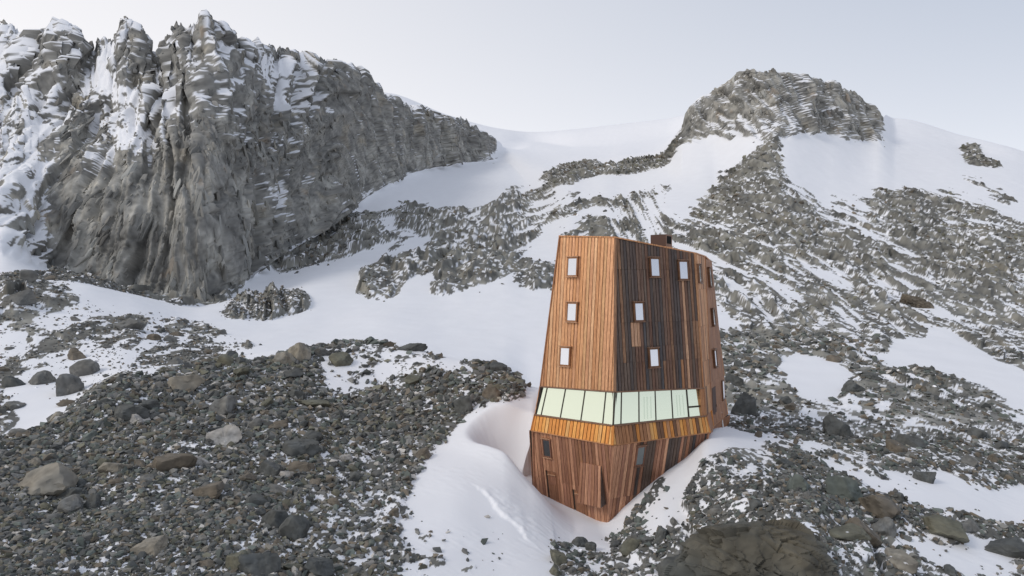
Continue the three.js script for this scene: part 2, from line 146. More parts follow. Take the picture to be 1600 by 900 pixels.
const BOULDERS=[[-21.89,-31.71,2.02,1.49,"tan","large pale grey block at the left edge of the dark moraine","moraine"],
[-22.17,-46.15,1.9,1.47,"tan","pale tan slab lying near the moraine crest with snow around it","moraine"],
[-18.57,-43.5,1.63,1.39,"grey","grey slanted slab just below the pale tan slab near the moraine crest","moraine"],
[-16.39,-38.81,1.46,1.09,"pale","whitish block on the middle of the left moraine","moraine"],
[-16.12,-35.22,0.93,0.53,"pale","small pale stone below the whitish block on the moraine","moraine"],
[-22.21,-40.34,0.98,0.83,"pale","rounded pale grey stone on the upper left of the moraine","moraine"],
[-13.61,-25.9,1.12,0.97,"tan","pale grey brown boulder near the lower left of the moraine","moraine"],
[-17.0,-34.33,1.48,1.16,"brown","brownish grey boulder in the middle of the left moraine","moraine"],
[-14.11,-31.46,1.24,0.71,"brown","broken brown slab in the middle of the left moraine","moraine"],
[-20.33,-31.41,0.88,0.83,"dark","dark stone beside the right side of the large pale block","moraine"],
[-19.06,-29.75,1.0,0.78,"grey","grey stone lying below the large pale block","moraine"],
[-18.41,-29.96,0.67,0.73,"dark","dark grey upright stone below and right of the large pale block","moraine"],
[-19.55,-33.79,1.2,0.7,"tan","flat tan slab on the left part of the moraine","moraine"],
[-22.98,-40.82,1.61,0.92,"dark","dark flat boulder right under the moraine crest on the left","moraine"],
[-19.78,-49.72,1.03,0.93,"olive","olive rounded stone near the moraine crest","moraine"],
[-17.06,-55.1,1.55,1.76,"tan","tan block with a snowy side standing on the moraine crest","moraine"],
[-17.75,-53.01,1.19,0.99,"tan","rounded tan stone left of the tan block on the moraine crest","moraine"],
[-15.73,-56.66,1.38,0.85,"grey","small grey stone on the moraine crest by the tan block","moraine"],
[-13.7,-55.31,1.76,1.14,"olive","dark olive pointed boulder in snow behind the moraine crest","moraine"],
[-13.62,-47.14,1.77,0.88,"olive","olive flat slab in the upper middle of the moraine","moraine"],
[-3.4,-47.75,1.25,0.99,"dark","dark block on the right end of the moraine near the snow","moraine"],
[-1.37,-48.78,1.1,0.92,"brown","brown stone at the right end of the moraine","moraine"],
[-1.35,-55.2,1.35,0.93,"dark","dark boulder standing on the crest at the moraine right end","moraine"],
[-8.7,-58.71,2.2,0.77,"dark","low dark boulder on top of the moraine crest","moraine"],
[-10.36,-29.54,1.16,1.11,"dark","dark boulder touching another at the lower middle of the moraine","moraine"],
[-9.15,-28.85,1.03,1.03,"dark","dark pyramid shaped boulder next to its dark neighbour on the lower moraine","moraine"],
[-9.39,-25.14,1.13,1.04,"dark","dark boulder at the bottom edge of the moraine","moraine"],
[-7.45,-25.94,0.97,0.83,"dark","dark split boulder at the bottom below the pyramid shaped one","moraine"],
[-11.5,-35.02,0.59,0.66,"pale","small yellowish stone standing on the middle of the moraine","moraine"],
[-11.13,-36.39,1.23,0.75,"brown","brown grey boulder above the yellowish stone","moraine"],
[-11.94,-38.56,1.59,1.23,"dark","largest dark boulder in the middle right of the moraine","moraine"],
[-12.65,-35.49,1.33,0.93,"dark","dark slab left of the brown grey boulder on the moraine","moraine"],
[-9.54,-39.1,0.66,0.66,"pale","pale stone among fine scree right of the moraine middle","moraine"],
[-10.04,-25.13,0.85,0.94,"olive","greenish boulder near the bottom of the moraine","moraine"],
[-43.33,-69.98,2.89,2.23,"grey","grey boulder on the snowy mound left of the moraine","mound"],
[-41.44,-63.56,2.5,2.38,"grey","pointed grey slab standing in snow on the left mound","mound"],
[-48.36,-75.59,1.99,1.56,"brown","brown grey stone beside the boulder on the snowy mound","mound"],
[-64.87,-89.81,3.88,2.19,"grey","wide grey rock at the upper left of the snowy mound","mound"],
[-50.16,-89.88,3.04,1.85,"grey","triangular grey rock high on the snowy mound","mound"],
[-48.21,-66.22,1.62,1.86,"dark","narrow dark rock in the snow at the left edge","mound"],
[-46.17,-67.05,2.14,1.64,"grey","slanting grey rock in snow near the left edge","mound"],
[-43.84,-59.77,1.57,1.12,"grey","small grey rock low in the snow by the left edge","mound"],
[23.26,-48.82,1.74,1.74,"dark","dark square boulder on the snow to the right of the hut","slope"],
[18.16,-53.77,1.82,2.52,"dark","tall dark boulder right behind the hut","slope"],
[22.16,-68.46,1.67,1.54,"dark","dark boulder on snow behind the right side of the hut","slope"],
[34.36,-68.46,1.93,1.41,"dark","dark rock on the snow tongue right of the hut","slope"],
[81.28,-138.86,5.99,2.34,"brown","brown flat slab on the right hillside","slope"],
[7.35,-29.59,2.11,1.22,"dark","large dark slab at the bottom edge below the hut","front"],
[7.34,-33.43,0.75,0.82,"dark","dark rounded stone below the hut near corner","front"],
[7.85,-33.48,0.63,0.63,"grey","grey rounded stone beside the dark one below the hut","front"],
[6.64,-33.72,0.57,0.57,"grey","small grey stone in snow below the hut corner","front"],
[6.14,-34.79,0.59,0.52,"grey","small round stone left of its twin below the hut corner","front"],
[5.77,-33.41,1.13,0.63,"olive","greenish slab in the rubble under the hut","front"],
[2.14,-31.68,0.77,0.65,"olive","olive stone on the left end of the rubble under the hut","front"],
[1.93,-30.19,0.57,0.62,"olive","pale olive upright stone at the bottom edge beside the snow","front"],
[3.57,-35.24,0.73,0.46,"dark","dark low stone at the top of the rubble under the hut","front"],
[4.05,-34.57,0.58,0.71,"dark","dark upright stone in the rubble under the hut","front"],
[9.89,-27.04,5.2,2.79,"hump","huge dark bedrock hump with cracks below the right side of the hut","front"],
[13.96,-33.44,1.38,0.94,"green","greenish block on the right side of the big outcrop","front"],
[17.55,-35.98,1.69,1.35,"green","long greenish boulder on the right slope below the snow strip","slope"],
[18.72,-35.01,1.97,1.18,"brown","large brown boulder on the lower right slope","slope"],
[15.6,-30.5,1.26,1.14,"brown","brown pointed boulder right of the big outcrop","slope"],
[14.81,-29.79,1.68,0.67,"olive","flat olive slab right of the big outcrop","slope"],
[16.57,-29.04,1.36,0.82,"tan","rounded pale boulder at the bottom edge on the right","slope"],
[21.59,-33.84,1.9,0.95,"olive","wide olive boulder in snow on the lower right","slope"],
[17.95,-32.99,0.87,0.99,"grey","grey slab with snowy top on the lower right slope","slope"],
[24.21,-33.3,2.19,1.06,"dark","dark boulder at the right edge low in the picture","slope"],
[24.38,-40.24,0.91,0.98,"dark","dark pointed rock on snow at the middle right","slope"],
[25.62,-45.51,1.28,1.02,"brown","brown rock among the rubble at the middle right","slope"],
[28.08,-47.89,1.62,1.17,"dark","dark rock beside the brown rock at the middle right","slope"]];
const RINGS={top:[[2.99,17.189,-42.5],[6.109,16.941,-40.2],[11.537,16.138,-43],[12.848,16.049,-45.5],[13.869,15.891,-48],[10.5,16.1,-51.5],[4.5,16.9,-47.3]],
bandTop:[[1.789,7.879,-42.37],[5.928,8.017,-39.25],[11.803,7.812,-42.15],[12.783,7.88,-44.1],[14.975,7.88,-48.3],[10.95,7.9,-52.8],[3.2,7.9,-48.3]],
bandBot:[[1.43,6.134,-42.35],[5.78,6.134,-39],[11.899,6.12,-42],[12.837,6.13,-44],[15.065,6.13,-48.3],[11.0,6.13,-53],[3.0,6.13,-48.5]],
skirt:[[1.207,5.172,-42.2],[5.7,5.069,-38.7],[12.117,5.138,-41.8],[12.931,5.1,-43.9],[15.192,5.1,-48.2],[11.2,5.1,-53.3],[2.7,5.1,-48.7]],
lowTop:[[1.296,5.152,-42.246],[5.727,5.049,-38.796],[12.04,5.118,-41.863],[12.835,5.08,-43.929],[15.098,5.08,-48.166],[11.158,5.08,-53.209],[2.784,5.08,-48.645]],
lowBot:[[1.53,-1.5,-43.546],[5.549,-1.5,-40.202],[11.409,-1.5,-43.206],[12.426,-1.5,-45.324],[14.526,-1.5,-48.359],[10.787,-1.5,-52.765],[2.951,-1.5,-48.293]]};
const WINDOWS=[[0,"bandTop",[3.788,15.273,-41.756],0.83,1.19,"w",""],
[0,"bandTop",[3.727,12.522,-41.467],0.82,1.17,"w",""],
[0,"bandTop",[3.295,9.838,-41.467],0.83,1.16,"w",""],
[1,"bandTop",[8.545,15.22,-41.402],0.82,1.18,"w",""],
[1,"bandTop",[10.507,15.073,-42.362],0.86,1.21,"w",""],
[1,"bandTop",[7.439,12.574,-40.54],0.79,1.15,"w",""],
[1,"bandTop",[8.373,9.84,-40.682],0.81,1.14,"w",""],
[2,"bandTop",[11.75,14.89,-43.147],1.37,1.17,"w",""],
[3,"bandTop",[13.33,14.701,-46.697],0.95,1.29,"w",""],
[3,"bandTop",[13.54,11.994,-46.484],0.84,1.16,"w",""],
[3,"bandTop",[13.473,9.28,-45.741],0.92,1.16,"w",""],
[0,"lowBot",[2.238,4.223,-41.858],0.7,1.17,"d",""],
[1,"lowBot",[7.455,4.234,-39.735],0.71,1.25,"d",""]];
const RIBBON=[[0.078,0.336,0.601,0.872],[0.083,0.271,0.452,0.637,0.816]];

// ---------------------------------------------------------------- helpers
function rng(seed) { let a = seed >>> 0; return () => { a = (a + 0x6D2B79F5) | 0; let t = Math.imul(a ^ (a >>> 15), 1 | a); t = (t + Math.imul(t ^ (t >>> 7), 61 | t)) ^ t; return ((t ^ (t >>> 14)) >>> 0) / 4294967296; }; }
const PERM = new Uint8Array(1024), G3 = new Float32Array(256 * 3);
{ const r = rng(77), p = [...Array(256).keys()]; for (let i = 255; i > 0; i--) { const j = Math.floor(r() * (i + 1)); [p[i], p[j]] = [p[j], p[i]]; }
  for (let i = 0; i < 1024; i++) PERM[i] = p[i & 255];
  for (let i = 0; i < 256; i++) { const z = r() * 2 - 1, a = r() * 6.2832, s = Math.sqrt(1 - z * z); G3[i * 3] = s * Math.cos(a); G3[i * 3 + 1] = s * Math.sin(a); G3[i * 3 + 2] = z; } }
function N3(x, y, z) {                                  // gradient noise, about -0.8 .. 0.8
  const X = Math.floor(x), Y = Math.floor(y), Z = Math.floor(z); x -= X; y -= Y; z -= Z;
  const u = x * x * x * (x * (x * 6 - 15) + 10), v = y * y * y * (y * (y * 6 - 15) + 10), w = z * z * z * (z * (z * 6 - 15) + 10);
  const a = X & 255, b = Y & 255, c = Z & 255;
  const A = PERM[a] + b, B = PERM[a + 1] + b;
  const AA = PERM[A] + c, AB = PERM[A + 1] + c, BA = PERM[B] + c, BB = PERM[B + 1] + c;
  const g = (h, x, y, z) => { const k = h * 3; return G3[k] * x + G3[k + 1] * y + G3[k + 2] * z; };
  const l = (a, b, t) => a + (b - a) * t;
  return 1.35 * l(l(l(g(PERM[AA], x, y, z), g(PERM[BA], x - 1, y, z), u), l(g(PERM[AB], x, y - 1, z), g(PERM[BB], x - 1, y - 1, z), u), v),
    l(l(g(PERM[AA + 1], x, y, z - 1), g(PERM[BA + 1], x - 1, y, z - 1), u), l(g(PERM[AB + 1], x, y - 1, z - 1), g(PERM[BB + 1], x - 1, y - 1, z - 1), u), v), w);
}
function fbm(x, y, z, o) { let s = 0, a = 1, n = 0; for (let i = 0; i < o; i++) { s += a * N3(x, y, z); n += a; a *= 0.52; x = x * 2.03 + 7.1; y = y * 2.03 + 3.7; z = z * 2.03 + 1.3; } return s / n; }
function cellF(x, y, z, tilt, off = 1) {                          // broken rock: every cell is a plane of its own height and tilt
  const X = Math.floor(x), Y = Math.floor(y), Z = Math.floor(z); let best = 9, out = 0;
  for (let i = -1; i <= 1; i++) for (let j = -1; j <= 1; j++) for (let k = -1; k <= 1; k++) {
    const h = PERM[PERM[PERM[(X + i) & 255] + ((Y + j) & 255)] + ((Z + k) & 255)], g = h * 3;
    const dx = x - X - i - 0.5 - 0.42 * G3[g], dy = y - Y - j - 0.5 - 0.42 * G3[g + 1], dz = z - Z - k - 0.5 - 0.42 * G3[g + 2], d = dx * dx + dy * dy + dz * dz;
    if (d < best) { best = d; const q = PERM[h + 97] * 3; out = off * (PERM[h + 13] / 127.5 - 1) + tilt * (G3[q] * dx + G3[q + 1] * dy + G3[q + 2] * dz); } }
  return out;
}
function ridged(x, y, z, o) { let s = 0, a = 1, n = 0; for (let i = 0; i < o; i++) { s += a * (1 - 2.2 * Math.abs(N3(x, y, z))); n += a; a *= 0.5; x = x * 2.07 + 5.1; y = y * 2.07 + 1.7; z = z * 2.07 + 9.3; } return s / n; }
const sstep = (a, b, x) => { const t = Math.min(1, Math.max(0, (x - a) / (b - a))); return t * t * (3 - 2 * t); };
const mix = (a, b, t) => a + (b - a) * t;
const used = {};
function numbered(n) { const k = used[n] = (used[n] ?? -1) + 1; return k ? n + '_' + String(k).padStart(3, '0') : n; }
function tag(o, label, category, group, kind) { o.userData.label = label; if (category) o.userData.category = category; if (group) o.userData.group = group; if (kind) o.userData.kind = kind; return o; }
function shadow(o) { o.traverse(m => { if (m.isMesh) { m.castShadow = m.receiveShadow = true; } }); return o; }
const hex = (s) => new THREE.Color(s);

// ---------------------------------------------------------------- terrain: lofted through the surveyed sections
const QUAL = 1.0;
const NKEY = 17;
function pchip(xs, ys) {                                // monotone cubic through points
  const n = xs.length, h = [], dl = [], m = new Array(n).fill(0);
  for (let i = 0; i < n - 1; i++) { h[i] = xs[i + 1] - xs[i]; dl[i] = (ys[i + 1] - ys[i]) / h[i]; }
  m[0] = dl[0]; m[n - 1] = dl[n - 2];
  for (let i = 1; i < n - 1; i++) if (dl[i - 1] * dl[i] > 0) { const w1 = 2 * h[i] + h[i - 1], w2 = h[i] + 2 * h[i - 1]; m[i] = (w1 + w2) / (w1 / dl[i - 1] + w2 / dl[i]); }
  return x => { let i = 0; while (i < n - 2 && x > xs[i + 1]) i++; const t = (x - xs[i]) / h[i], t2 = t * t, t3 = t2 * t;
    return ys[i] * (2 * t3 - 3 * t2 + 1) + h[i] * m[i] * (t3 - 2 * t2 + t) + ys[i + 1] * (3 * t2 - 2 * t3) + h[i] * m[i + 1] * (t3 - t2); };
}
const keyD = [], keyY = [];
for (let k = 0; k < NKEY; k++) { keyD.push(pchip(COLS, KEYS.map(c => c[k][0]))); keyY.push(pchip(COLS, KEYS.map(c => c[k][1]))); }
function polyline(L, x) { for (let i = 0; i < L.length - 1; i++) if (x <= L[i + 1][0]) return mix(L[i][1], L[i + 1][1], Math.max(0, (x - L[i][0]) / (L[i + 1][0] - L[i][0]))); return L[L.length - 1][1]; }
const CLIFF_END = RIDGE[RIDGE.length - 1][0];
const KN0 = KNOB[0][0], KN1 = KNOB[KNOB.length - 1][0];
const tans = [];
{ const n = Math.round(1030 * QUAL), T = 0.79; for (let i = 90; i >= 1; i--) tans.push(-T - Math.pow(i / 90, 1.9) * 0.8);
  for (let i = 0; i <= n; i++) tans.push(-T + 2 * T * i / n); for (let i = 1; i <= 90; i++) tans.push(T + Math.pow(i / 90, 1.9) * 0.8); }
const ROWS = [60, 96, 90, 90, 18, 22, 84, 84, 110, 110, 110, 110, 16, 26, 40, 6];
const ts = [0];
ROWS.forEach((n, k) => { const m = Math.max(4, Math.round(n * QUAL)); for (let i = 1; i <= m; i++) ts.push(k + (k ? i / m : Math.pow(i / m, 0.45))); });
const NC = tans.length, NR = ts.length, NV = NC * NR;
const pos = new Float32Array(NV * 3), cov = new Float32Array(NV), nrm = new Float32Array(NV * 3), cliffW = new Float32Array(NV);
const kx = [...Array(NKEY).keys()];
for (let i = 0; i < NC; i++) {
  const tn = tans[i], D = [], Yv = [];
  for (let k = 0; k < NKEY; k++) { D.push(keyD[k](tn)); Yv.push(keyY[k](tn)); }
  if (tn <= CLIFF_END && tn >= RIDGE[0][0]) {
    const y = polyline(RIDGE, tn), dy = y - Yv[12]; Yv[12] = y; Yv[11] += dy * 0.35;
    const amp = Yv[12] * 0.03; Yv[12] += amp * N3(tn * 170, 3.3, 1.2) + amp * 0.8 * Math.abs(N3(tn * 330, 9.3, 1.2));
  } else if (tn >= KN0 && tn <= KN1 + 0.006) { Yv[12] = mix(Yv[12], polyline(KNOB, tn) + 0.9 * N3(tn * 130, 2.2, 5.1), sstep(KN0, KN0 + 0.006, tn) * (1 - sstep(KN1 - 0.004, KN1 + 0.006, tn))); }
  const fd = pchip(kx, D), fy = pchip(kx, Yv);
  for (let j = 0; j < NR; j++) {
    const t = ts[j], d = fd(t), o = (i * NR + j) * 3;
    pos[o] = tn * d; pos[o + 1] = fy(t); pos[o + 2] = -d;
    let cw = 0, c0 = 0;
    if (tn < CLIFF_END + 0.01) { const tw = t + 0.22 * fbm(tn * 26, 2, t * 1.5, 3); cw = sstep(8.92, 9.1, tw) * (1 - sstep(12.4, 12.9, t)) * (1 - sstep(CLIFF_END - 0.03, CLIFF_END + 0.008, tn)) * sstep(-1.25, -0.95, tn); c0 = mix(mix(0.93, 0.70, sstep(9.6, 11.2, t)), mix(0.955, 0.82, sstep(10.9, 11.7, t)), sstep(-0.46, -0.38, tn)) * cw; }
    else { const px = 800 + tn * 1066, tb = mix(11, 10, Math.min(1, Math.max(0, (px - 1110) / 90))) + 0.35 * fbm(tn * 32, 4, 1.5, 3), te = tn + 0.012 * N3(t * 5, 3, 8);
      cw = sstep(tb - 0.1, tb + 0.12, t) * (1 - sstep(12.4, 12.9, t)) * sstep(KN0 - 0.004, KN0 + 0.006, te) * (1 - sstep(KN1 - 0.006, KN1 + 0.004, te)); c0 = 0.72 * cw; }
    cliffW[i * NR + j] = cw; cov[i * NR + j] = c0;
  }
}
// wind scoop: the drift left of the hut is hollowed out along the wall
const scoopV = new Uint8Array(NV), HA = [1.41, -43.0], HB = [5.6, -39.8];
for (let v = 0; v < NV; v++) {
  const o = v * 3, x = pos[o], z = pos[o + 2];
  if (z > -34 || z < -52 || x < -6 || x > 9) continue;
  const ux = HB[0] - HA[0], uz = HB[1] - HA[1], L = Math.hypot(ux, uz);
  const s = Math.min(1.25, Math.max(-0.35, ((x - HA[0]) * ux + (z - HA[1]) * uz) / (L * L)));
  const qx = HA[0] + ux * s, qz = HA[1] + uz * s;
  const dist = Math.hypot(x - qx, z - qz);
  const inside = ((x - HA[0]) * uz - (z - HA[1]) * ux) > 0;      // behind the wall line
  const floor = mix(1.2, 0.15, Math.max(0, Math.min(1.2, s))) + (s < 0 ? 1.4 * -s : 0);
  const lip = mix(3.1, 4.3, Math.max(0, Math.min(1, s)));
  const dd = inside && s > -0.3 ? 0 : dist;
  const f = sstep(0.5, lip, dd);
  const g = mix(Math.pow(f, 0.8), 1, sstep(4.9, 6.6, x));
  const tgt = mix(Math.min(floor, pos[o + 1]), pos[o + 1], g);
  if (dd < lip + 0.8 && x < 5) scoopV[v] = 1;
  pos[o + 1] = tgt + 0.10 * Math.exp(-Math.pow((dd - lip) / 0.8, 2)) * (1 - sstep(0.5, 0.95, s)) * (1 - sstep(3.5, 5.5, x));
}
console.log('base', NC, NR, NV);
// bare rock patches (polygons on the ground plan), edges broken up by noise, then softened
{
  const wx = new Float32Array(NV), wz = new Float32Array(NV);
  for (let v = 0; v < NV; v++) { const o = v * 3, x = pos[o], y = pos[o + 1], z = pos[o + 2], s = 3 + -z * 0.05, a = -z * 0.034;
    wx[v] = x + a * fbm(x / s, y / s, z / s / 2, 3); wz[v] = z + a * 2.2 * fbm(x / s + 31, y / s + 7, z / s / 2, 3); }
  for (const [c, P] of ROCK_PATCHES) {
    let x0 = 1e9, x1 = -1e9, z0 = 1e9, z1 = -1e9; const n = P.length / 2;
    for (let k = 0; k < n; k++) { x0 = Math.min(x0, P[k * 2]); x1 = Math.max(x1, P[k * 2]); z0 = Math.min(z0, P[k * 2 + 1]); z1 = Math.max(z1, P[k * 2 + 1]); }
    for (let v = 0; v < NV; v++) { const x = wx[v], z = wz[v]; if (x < x0 || x > x1 || z < z0 || z > z1) continue;
      let inn = false; for (let a = 0, b = n - 1; a < n; b = a++) { const za = P[a * 2 + 1], zb = P[b * 2 + 1]; if ((za > z) !== (zb > z) && x < (P[b * 2] - P[a * 2]) * (z - za) / (zb - za) + P[a * 2]) inn = !inn; }
      if (inn) cov[v] = c; }
  }
  for (let v = 0; v < NV; v++) if (scoopV[v]) cov[v] = 0;
  const tmp = new Float32Array(NV), R = Math.round(6 * QUAL) || 1;
  for (let pass = 0; pass < 2; pass++) {
    for (let i = 0; i < NC; i++) for (let j = 0; j < NR; j++) { let s = 0, n = 0; for (let k = -R; k <= R; k++) { const jj = j + k; if (jj >= 0 && jj < NR) { s += cov[i * NR + jj]; n++; } } tmp[i * NR + j] = s / n; }
    for (let i = 0; i < NC; i++) for (let j = 0; j < NR; j++) { let s = 0, n = 0; for (let k = -R; k <= R; k++) { const ii = i + k; if (ii >= 0 && ii < NC) { s += tmp[ii * NR + j]; n++; } } cov[i * NR + j] = s / n; }
  }
}
function normals(out) {
  for (let i = 0; i < NC; i++) for (let j = 0; j < NR; j++) {
    const a = (Math.max(0, i - 1) * NR + j) * 3, b = (Math.min(NC - 1, i + 1) * NR + j) * 3, c = (i * NR + Math.max(0, j - 1)) * 3, d = (i * NR + Math.min(NR - 1, j + 1)) * 3;
    const ux = pos[b] - pos[a], uy = pos[b + 1] - pos[a + 1], uz = pos[b + 2] - pos[a + 2], vx = pos[d] - pos[c], vy = pos[d + 1] - pos[c + 1], vz = pos[d + 2] - pos[c + 2];
    let nx = uy * vz - uz * vy, ny = uz * vx - ux * vz, nz = ux * vy - uy * vx; const l = Math.hypot(nx, ny, nz) || 1, o = (i * NR + j) * 3;
    out[o] = nx / l; out[o + 1] = ny / l; out[o + 2] = nz / l;
  }
}
normals(nrm);
const baseN = nrm.slice();
const faceS = new Float32Array(NC);                       // running length along the foot of the rock faces
for (let i = 1; i < NC; i++) { const a = keyD[10](tans[i - 1]), b = keyD[10](tans[i]); faceS[i] = faceS[i - 1] + Math.min(6, Math.hypot(tans[i] * b - tans[i - 1] * a, b - a)); }
const rockE = new Float32Array(NV), dispA = new Float32Array(NV);
for (let i = 0; i < NC; i++) for (let j = 0; j < NR; j++) {
  const v = i * NR + j, o = v * 3, t = ts[j], tn = tans[i], c = cov[v], cw = cliffW[v];
  const x = pos[o], y = pos[o + 1], z = pos[o + 2];
  let disp = 0, e = -1, up = 0;
  if (cw > 0.01) {                                      // steep bedrock: fluted buttresses, ledges, cracks
    const knob = tn > CLIFF_END + 0.01;
    const shear = knob ? 0.5 : mix(-0.4, 0.55, sstep(-0.62, -0.28, tn));
    const X = faceS[i] + shear * y, Z = z * 0.35;
    const low = knob ? 0.35 : sstep(11.1, 10.2, t) * sstep(-0.72, -0.64, tn);
    const sc = knob ? 1.1 : 1 + 1.5 * sstep(-0.45, -0.22, tn), obl = knob ? 1.0 : mix(1, 0.6, sstep(-0.42, -0.2, tn));
    const warp = 2.5 * sc * fbm(x / (11 * sc), y / (15 * sc), z / (11 * sc), 2);
    const XX = X + warp;
    const plate = (n, k) => { const q = n * k, f = Math.floor(q); return (f + sstep(0.86, 1, q - f) + 0.25 * (q - f) * (1 - sstep(0.86, 1, q - f))) / k; };
    const groove = (n, w) => Math.exp(-Math.abs(n) / w);
    const big = ridged(XX / (17 * sc), y / (70 * sc), Z / (30 * sc), 2) * 3.2 * sc;
    const zs = knob ? 1.3 : 1 + 2 * sstep(-0.44, -0.2, tn);
    const slabs = cellF(XX / (6 * sc), y / ((knob ? 22 : 38) * sc), Z / (11 * sc), 2.6, 0.4) * 1.4 * sc + cellF(XX / (2.5 * sc) + 9, y / ((knob ? 8 : 17) * sc), Z / (6 * sc), 2.3, 0.4) * 0.6 * sc + (knob ? 0 : cellF(XX / (1.15 * sc), y / (8 * sc) + 7, Z / (4 * sc), 1.8, 0.35) * 0.26 * sc);
    const crk = 2.0 * sc * groove(N3(XX / (8 * sc), y / (44 * sc), Z / (18 * sc) + 20), 0.05) + 0.8 * groove(fbm(x / 16 + 5, (y - 0.3 * x) / 7, z / 16, 2), 0.02);
    const block = ridged(XX / (11 * sc) + 7, y / (22 * sc), Z / (15 * sc), 2) * 2.2 * sc + cellF(XX / (4 * sc) + 17, y / ((knob ? 7 : 14) * sc), Z / (7 * sc), 2.4, 0.4) * 1.0 * sc;
    disp = big + slabs - crk + (1 - low) * block - 1.6;
    disp *= obl * mix(1, 0.12, sstep(11.6, 12, t)) * mix(0.3, 1, sstep(0.1, 0.6, c));
    disp *= cw; e = 1;
  }
  if (cw < 0.99) {
    const near = 1 - sstep(4.6, 6.2, t);
    let n = 0, A = 0, rough = 0;
    if (near > 0) {
      const S = 1.1;
      n += near * (0.8 * fbm(x / S, y / S, z / S * 0.7, 4) + 0.55 * fbm(x / 6, y / 6, z / 7, 2));
      rough += near * (0.10 * fbm(x / 0.5, y / 0.5, z / 0.5, 3) + 0.22 * fbm(x / 2.2, 0.7, z / 2.2, 2));
      A += near * 0.16;
      // the big bedrock outcrop right of the hut
      const ob = Math.exp(-Math.pow((x - 12.6) / 3.6, 2) - Math.pow((z + 31.5) / 4.6, 2));
      rough += near * ob * (1.2 + 0.8 * ridged(x / 3.1 + 0.4 * z / 3, 2.2, z / 4.5 - 0.3 * x / 3, 3) + 0.2 * fbm(x, y, z, 3));
    }
    if (near < 1) {
      const right = sstep(0.12, 0.24, tn), leftm = sstep(-0.32, -0.42, tn);
      const k = right * 0.85 - (1 - right) * (1 - leftm) * 0.5 - leftm * 0.15;
      const sf = mix(0.72, 1.15, sstep(6, 8.5, t)) * (leftm > 0.5 ? 0.8 : 1) * (1 + 0.12 * (1 - right) * (1 - leftm) * sstep(7.4, 8.2, t));
      const s = y + k * x, a = x - k * y;
      const f1 = fbm(a / (9 * sf), s / (3.0 * sf), z / (26 * sf), 4), f2 = fbm(a / (26 * sf), s / (10 * sf), z / (40 * sf) + 5, 2);
      n += (1 - near) * (1.05 * f1 + 0.55 * f2);
      const slab = (1 - right) * (1 - leftm) * sstep(7.6, 8.2, t);
      rough += (1 - near) * sf * (0.35 * ridged(a / (8 * sf), s / (2.8 * sf), z / (16 * sf), 2) + 0.75 * cellF(a / (4.2 * sf), s / (2.0 * sf), z / (7 * sf), 1.8) + 0.3 * sstep(6.8, 8, t) * cellF(a / (1.7 * sf) + 5, s / (0.95 * sf), z / (3 * sf), 1.5));
      const calm = mix(0.45, 1, sstep(6.6, 7.8, t)); rough *= calm;
      A += (1 - near) * mix(0.9, 1.5, slab) * sf * calm;
    }
    const ee = n + (c - 0.5) * 1.45 - (c < 0.9 ? 0.06 : 0);
    let dh;
    if (ee > 0) dh = A * Math.min(1, ee * mix(1.6, 3, near)) + rough * Math.min(1, ee * 3);
    else dh = 0;
    const snowLow = 0.25 * fbm(x / 9, y / 20, z / 12, 2) * sstep(4, 7, t) + 0.05 * fbm(x / 2.3, y / 2.3, z / 3.1, 2) + (t < 4.5 ? 0.035 * fbm((x + 0.5 * z) / 0.9, 2, (z - 0.5 * x) / 0.35, 2) * sstep(-0.1, 0.3, fbm(x / 3, 5, z / 3, 2) + 0.1) : 0);
    disp += (1 - cw) * (dh + snowLow);
    if (cw < 0.5) e = ee;
  }
  // wind slab broken on the drift in front of the hut
  if (t < 4 && x > -3.5 && x < 2.2 && z > -39 && z < -30) {
    const L = (x + 1.9) * 0.79 - (z + 36.6) * 0.62 + 0.35 * N3(x * 1.1, 1, z * 1.1) + 0.1 * N3(x * 4, 1, z * 4), M = (x + 1.9) * 0.62 + (z + 36.6) * 0.79 - 2.2;
    const m = Math.exp(-Math.pow(M / 2.4, 4)) * (L > 0 ? Math.exp(-L / 1.5) : 0) * Math.min(1, Math.max(0, L) * 12);
    disp += 0.16 * m + 0.14 * m * fbm(x * 1.6, 3, z * 1.6, 3);
  }
  rockE[v] = e; dispA[v] = disp;
}
{ // faces seen along their length are sampled thinly that way: widen the joints there
  const src = dispA.slice(), W = [1, 1.6, 2, 1.6, 1];
  for (let i = 4; i < NC - 4; i++) { const tn = tans[i], ob = Math.max(sstep(-0.44, -0.3, tn) * (tn < CLIFF_END + 0.02 ? 1 : 0), tn > 0.33 && tn < KN1 + 0.02 ? sstep(0.33, 0.38, tn) : 0); const ow = Math.max(0.6, ob);
    for (let j = 2; j < NR - 2; j++) { const v = i * NR + j; if (cliffW[v] < 0.05) continue; let q = 0; for (let k = -2; k <= 2; k++) q += W[k + 2] * src[v + k * NR]; dispA[v] = mix(src[v], q / 7.2, ow); } }
}
for (let i = 0; i < NC; i++) for (let j = 0; j < NR; j++) { const v = i * NR + j, o = v * 3, a = i ? v - NR : v, b = i < NC - 1 ? v + NR : v, c = j ? v - 1 : v, d = j < NR - 1 ? v + 1 : v;
  const kb = cliffW[v] > 0.5 ? 0.1 : 0.15, disp = (1 - 4 * kb) * dispA[v] + kb * (dispA[a] + dispA[b] + dispA[c] + dispA[d]), ky = mix(1, 0.55, cliffW[v]), hl = 1; pos[o] += nrm[o] * hl * disp; pos[o + 1] += nrm[o + 1] * ky * disp; pos[o + 2] += nrm[o + 2] * hl * disp; }
normals(nrm);
console.log('displaced');
